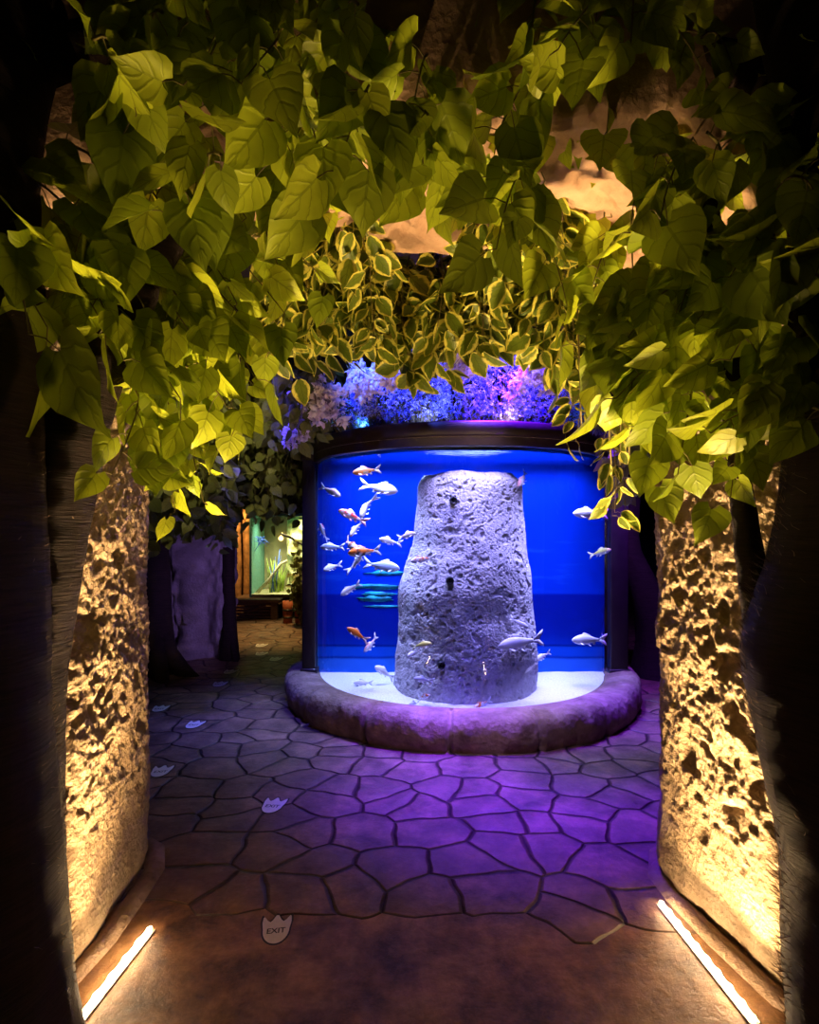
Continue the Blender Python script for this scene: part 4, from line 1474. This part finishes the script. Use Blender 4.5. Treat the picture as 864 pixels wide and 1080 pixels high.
for k, (pa, pb, lab) in enumerate(((298, 309, 'left reddish brown wooden tub beside the terrarium bench'), (310.5, 321, 'right reddish brown wooden tub, next to the tank post'))):
    d = 9.4
    r = (X(pb, d) - X(pa, d)) / 2
    c = ((X(pa, d) + X(pb, d)) / 2, d)
    t = thing('wooden_tub', lab, 'tub', (c[0], c[1], 0), 'reddish wooden tubs')
    mb = MB()
    def tubfn(rr, z, a, j):
        return rr * (1 - .02 * (abs(math.sin(a * 7)) < .12)), z
    mb.lathe([(0, .0), (r * .84, .0), (r * .9, .1), (r * .95, .25), (r, .36), (r * .92, .36), (r * .88, .3), (0, .3)], c[0], c[1], 56, fn=tubfn)
    mb.build('body', M['redwood'], t)
    for z, f in ((.08, .9), (.2, .945)):
        mb = MB(); mb.lathe([(r * f, z), (r * f + .008, z), (r * f + .008, z + .03), (r * f, z + .03)], c[0], c[1], 40, closed=True); mb.build('hoop', M['black'], t)
    adopt(t)

sh = thing('shrub', 'dark round leaved shrub in front of the terrarium beside the left tank post', 'shrub', (X(318, 9.0), 9.0, 0))
mb, lv = MB(), Leaves('small')
for i in range(60):
    e = P(random.gauss(319, 7), random.gauss(608, 18), random.uniform(8.8, 9.2))
    b = Vector((X(318, 9.0), 9.05, 0.0))
    mb.tube([b, b.lerp(e, .5) + rv(.03), e], [.01, .006, .003], 4, cap=False)
    for k in range(7):
        lv.add(b.lerp(e, random.uniform(.45, 1)) + rv(.03), rv(1), Vector((0, -1, .3)) + rv(.5), .09, random.random())
mb.build('stem', M['wood'], sh)
lv.build('leaves', M['darkivy'], sh)
adopt(sh)

for pa, pb, lab in ((246.5, 254.5, 'orange lit bark post nearest the thin dark trunk'), (256.5, 264.5, 'orange lit bark post against the left edge of the terrarium')):
    d = 10.6
    c = Vector(((X(pa, d) + X(pb, d)) / 2, d, 0))
    V, Fs = trunk_mesh([c + Vector((0, 0, 0)), c + Vector((.01, 0, .8)), c + Vector((-.01, 0, 1.6)), c + Vector((0, 0, 3.2))], [(X(pb, d) - X(pa, d)) / 2] * 4, ns=20, step=.04, seed=pa)
    mb = MB(); mb.add(V, Fs)
    tag(mb.build('bark_post', M['orangewood'], loc=c), lab, 'post', 'bark posts beside the terrarium')


# ------------------------------------------------------------------ lamps
def lamp(name, typ, loc, color, energy, aim=None, **kw):
    l = bpy.data.lights.new(name, typ)
    l.color = color
    l.energy = energy
    for k, v in kw.items():
        setattr(l, k, v)
    o = bpy.data.objects.new(name, l)
    C.objects.link(o)
    o.location = loc
    if aim is not None:
        o.rotation_euler = (Vector(aim) - Vector(loc)).to_track_quat('-Z', 'Y').to_euler()
    return o


# lamps under the tank lid, over the water
lamp('tank_lamp_back', 'AREA', (TX, 5.02, 2.245), (0.42, 0.55, 1.0), 52, aim=(TX, 5.06, 0), shape='RECTANGLE', size=2.2, size_y=0.12, spread=math.radians(100))
lamp('tank_lamp_front', 'AREA', (TX, 4.27, 2.245), (0.62, 0.5, 1.0), 19, aim=(TX, 4.45, 0), shape='RECTANGLE', size=0.9, size_y=0.06, spread=math.radians(120))
lamp('tank_lamp_left', 'AREA', (TX - .86, 4.62, 2.245), (0.6, 0.6, 1.0), 17, aim=(TX - .6, 4.75, 0), shape='RECTANGLE', size=0.5, size_y=0.08, spread=math.radians(75))
lamp('tank_lamp_right', 'AREA', (TX + .86, 4.62, 2.245), (0.6, 0.5, 1.0), 17, aim=(TX + .6, 4.75, 0), shape='RECTANGLE', size=0.5, size_y=0.08, spread=math.radians(75))
# violet and blue stage lamps on the ceiling before the tank, and added fill spots
lamp('violet_spot', 'SPOT', (0.7, 4.0, 3.2), (0.12, 0.006, 1.0), 3600, aim=(0.75, 4.1, 0), spot_size=math.radians(65), spot_blend=1.0, shadow_soft_size=0.1)
lamp('blue_kerb_fill', 'SPOT', (-1.15, 4.5, 3.2), (0.07, 0.05, 1.0), 420, aim=(-0.95, 4.8, 0), spot_size=math.radians(48), spot_blend=1.0, shadow_soft_size=0.1)  # added spot, standing in for blue tank spill on the kerb
lamp('violet_kerb_fill', 'SPOT', (1.85, 4.6, 3.2), (0.16, 0.02, 1.0), 700, aim=(1.8, 4.85, 0), spot_size=math.radians(50), spot_blend=1.0, shadow_soft_size=0.1)  # added spot, standing in for violet tank spill on the kerb
lamp('column_fill', 'SPOT', (0.45, 2.95, 3.2), (0.56, 0.42, 1.0), 800, aim=(0.48, 4.35, 0.95), spot_size=math.radians(38), spot_blend=0.6, shadow_soft_size=0.08)  # added unseen spot, brightens the column front through the glass
lamp('blue_spot', 'SPOT', (-0.55, 3.4, 3.2), (0.06, 0.12, 1.0), 420, aim=(0.05, 4.55, 2.4), spot_size=math.radians(50), spot_blend=0.8, shadow_soft_size=0.08)
lamp('violet_flower_spot', 'SPOT', (0.7, 3.4, 3.2), (0.22, 0.14, 1.0), 300, aim=(0.65, 4.5, 2.5), spot_size=math.radians(60), spot_blend=0.8, shadow_soft_size=0.08)
lamp('ivy_fill', 'SPOT', (-1.3, 3.3, 3.15), (1.0, 0.8, 0.4), 130, aim=(-2.2, 5.8, 2.1), spot_size=math.radians(60), spot_blend=0.9, shadow_soft_size=0.06)  # added warm fill for the ivy, in place of light from the passage
lamp('violet_fill', 'SPOT', (-0.95, 5.0, 1.1), (0.42, 0.24, 1.0), 70, aim=(-2.6, 6.8, 0.75), spot_size=math.radians(58), spot_blend=0.9, shadow_soft_size=0.06)  # added fill by the tank post, lights the stone slab
lamp('violet_fill_right', 'SPOT', (2.0, 4.6, 2.6), (0.3, 0.08, 1.0), 220, aim=(2.5, 6.0, 0.6), spot_size=math.radians(70), spot_blend=0.9, shadow_soft_size=0.1)  # added fill for the bent trunk on the right
# small up-lights among the flowers
for x, y, c, e in ((-0.35, 4.5, (0.1, 0.35, 1), 14), (0.15, 4.28, (0.2, 0.25, 1), 12), (0.75, 4.28, (0.3, 0.22, 1), 12), (1.3, 4.55, (0.1, 0.4, 1), 14)):
    lamp('flower_uplight', 'SPOT', (x, y, 2.31), c, e, aim=(x * .9, y + .35, 2.75), spot_size=math.radians(150), spot_blend=0.8, shadow_soft_size=0.03)
# lensed warm LEDs of the floor strips, throwing their light up the passage
WARM = (1.0, 0.62, 0.27)
for sx, x, y, yt in ((-1, -0.98, 1.92, 2.2), (1, 1.01, 2.03, 2.25)):
    lamp('strip_beam', 'AREA', (x, y, 0.026), WARM, 21, aim=(x * .93, yt, 3), shape='RECTANGLE', size=0.02, size_y=0.5, spread=math.radians(52))
    lamp('strip_light', 'AREA', (x, y, 0.0255), WARM, 24, aim=(x * .8, yt + .1, 3), shape='RECTANGLE', size=0.02, size_y=0.5, spread=math.radians(115))
# terrarium lamps
lamp('terrarium_lamp', 'AREA', (X(305), DT + .35, zt - .05), (1.0, 0.88, 0.5), 30, aim=(X(305), DT + .4, 0), shape='RECTANGLE', size=1.2, size_y=.3, spread=math.radians(110))
lamp('bark_lamp', 'SPOT', (X(256, 10), 9.9, 2.6), (1.0, 0.6, 0.2), 300, aim=(X(256, 10.6), 10.6, .8), spot_size=math.radians(50), spot_blend=.6, shadow_soft_size=.05)
lamp('aisle_lamp', 'SPOT', (X(300, 8.8), 8.8, 3.0), (1.0, 0.62, 0.2), 420, aim=(X(296, 8.7), 8.5, 0), spot_size=math.radians(55), spot_blend=.8, shadow_soft_size=.05)

w = bpy.data.worlds.new('World')
bpy.context.scene.world = w
w.use_nodes = True
w.node_tree.nodes['Background'].inputs[0].default_value = (0.9, 0.6, 0.45, 1)
w.node_tree.nodes['Background'].inputs[1].default_value = 0.006

cam = bpy.data.cameras.new('Camera')
cam.sensor_fit = 'VERTICAL'
cam.sensor_height = 36.0
cam.lens = 36.0 * F / 1080.0
cam.shift_y = (HY - 540.0) / 1080.0
cam.clip_start = 0.05
co = bpy.data.objects.new('Camera', cam)
C.objects.link(co)
co.location = (0, 0, CAMZ)
co.rotation_euler = (math.pi / 2, 0, 0)

sc = bpy.context.scene
sc.camera = co
sc.view_settings.view_transform = 'Standard'
sc.view_settings.look = 'None'
sc.view_settings.exposure = 0.0
sc.view_settings.gamma = 1.0
sc.view_settings.use_curve_mapping = False
sc.cycles.use_denoising = True
sc.cycles.max_bounces = 8
sc.cycles.transparent_max_bounces = 24
sc.cycles.caustics_reflective = False
sc.cycles.caustics_refractive = False
sc.cycles.sample_clamp_indirect = 6.0
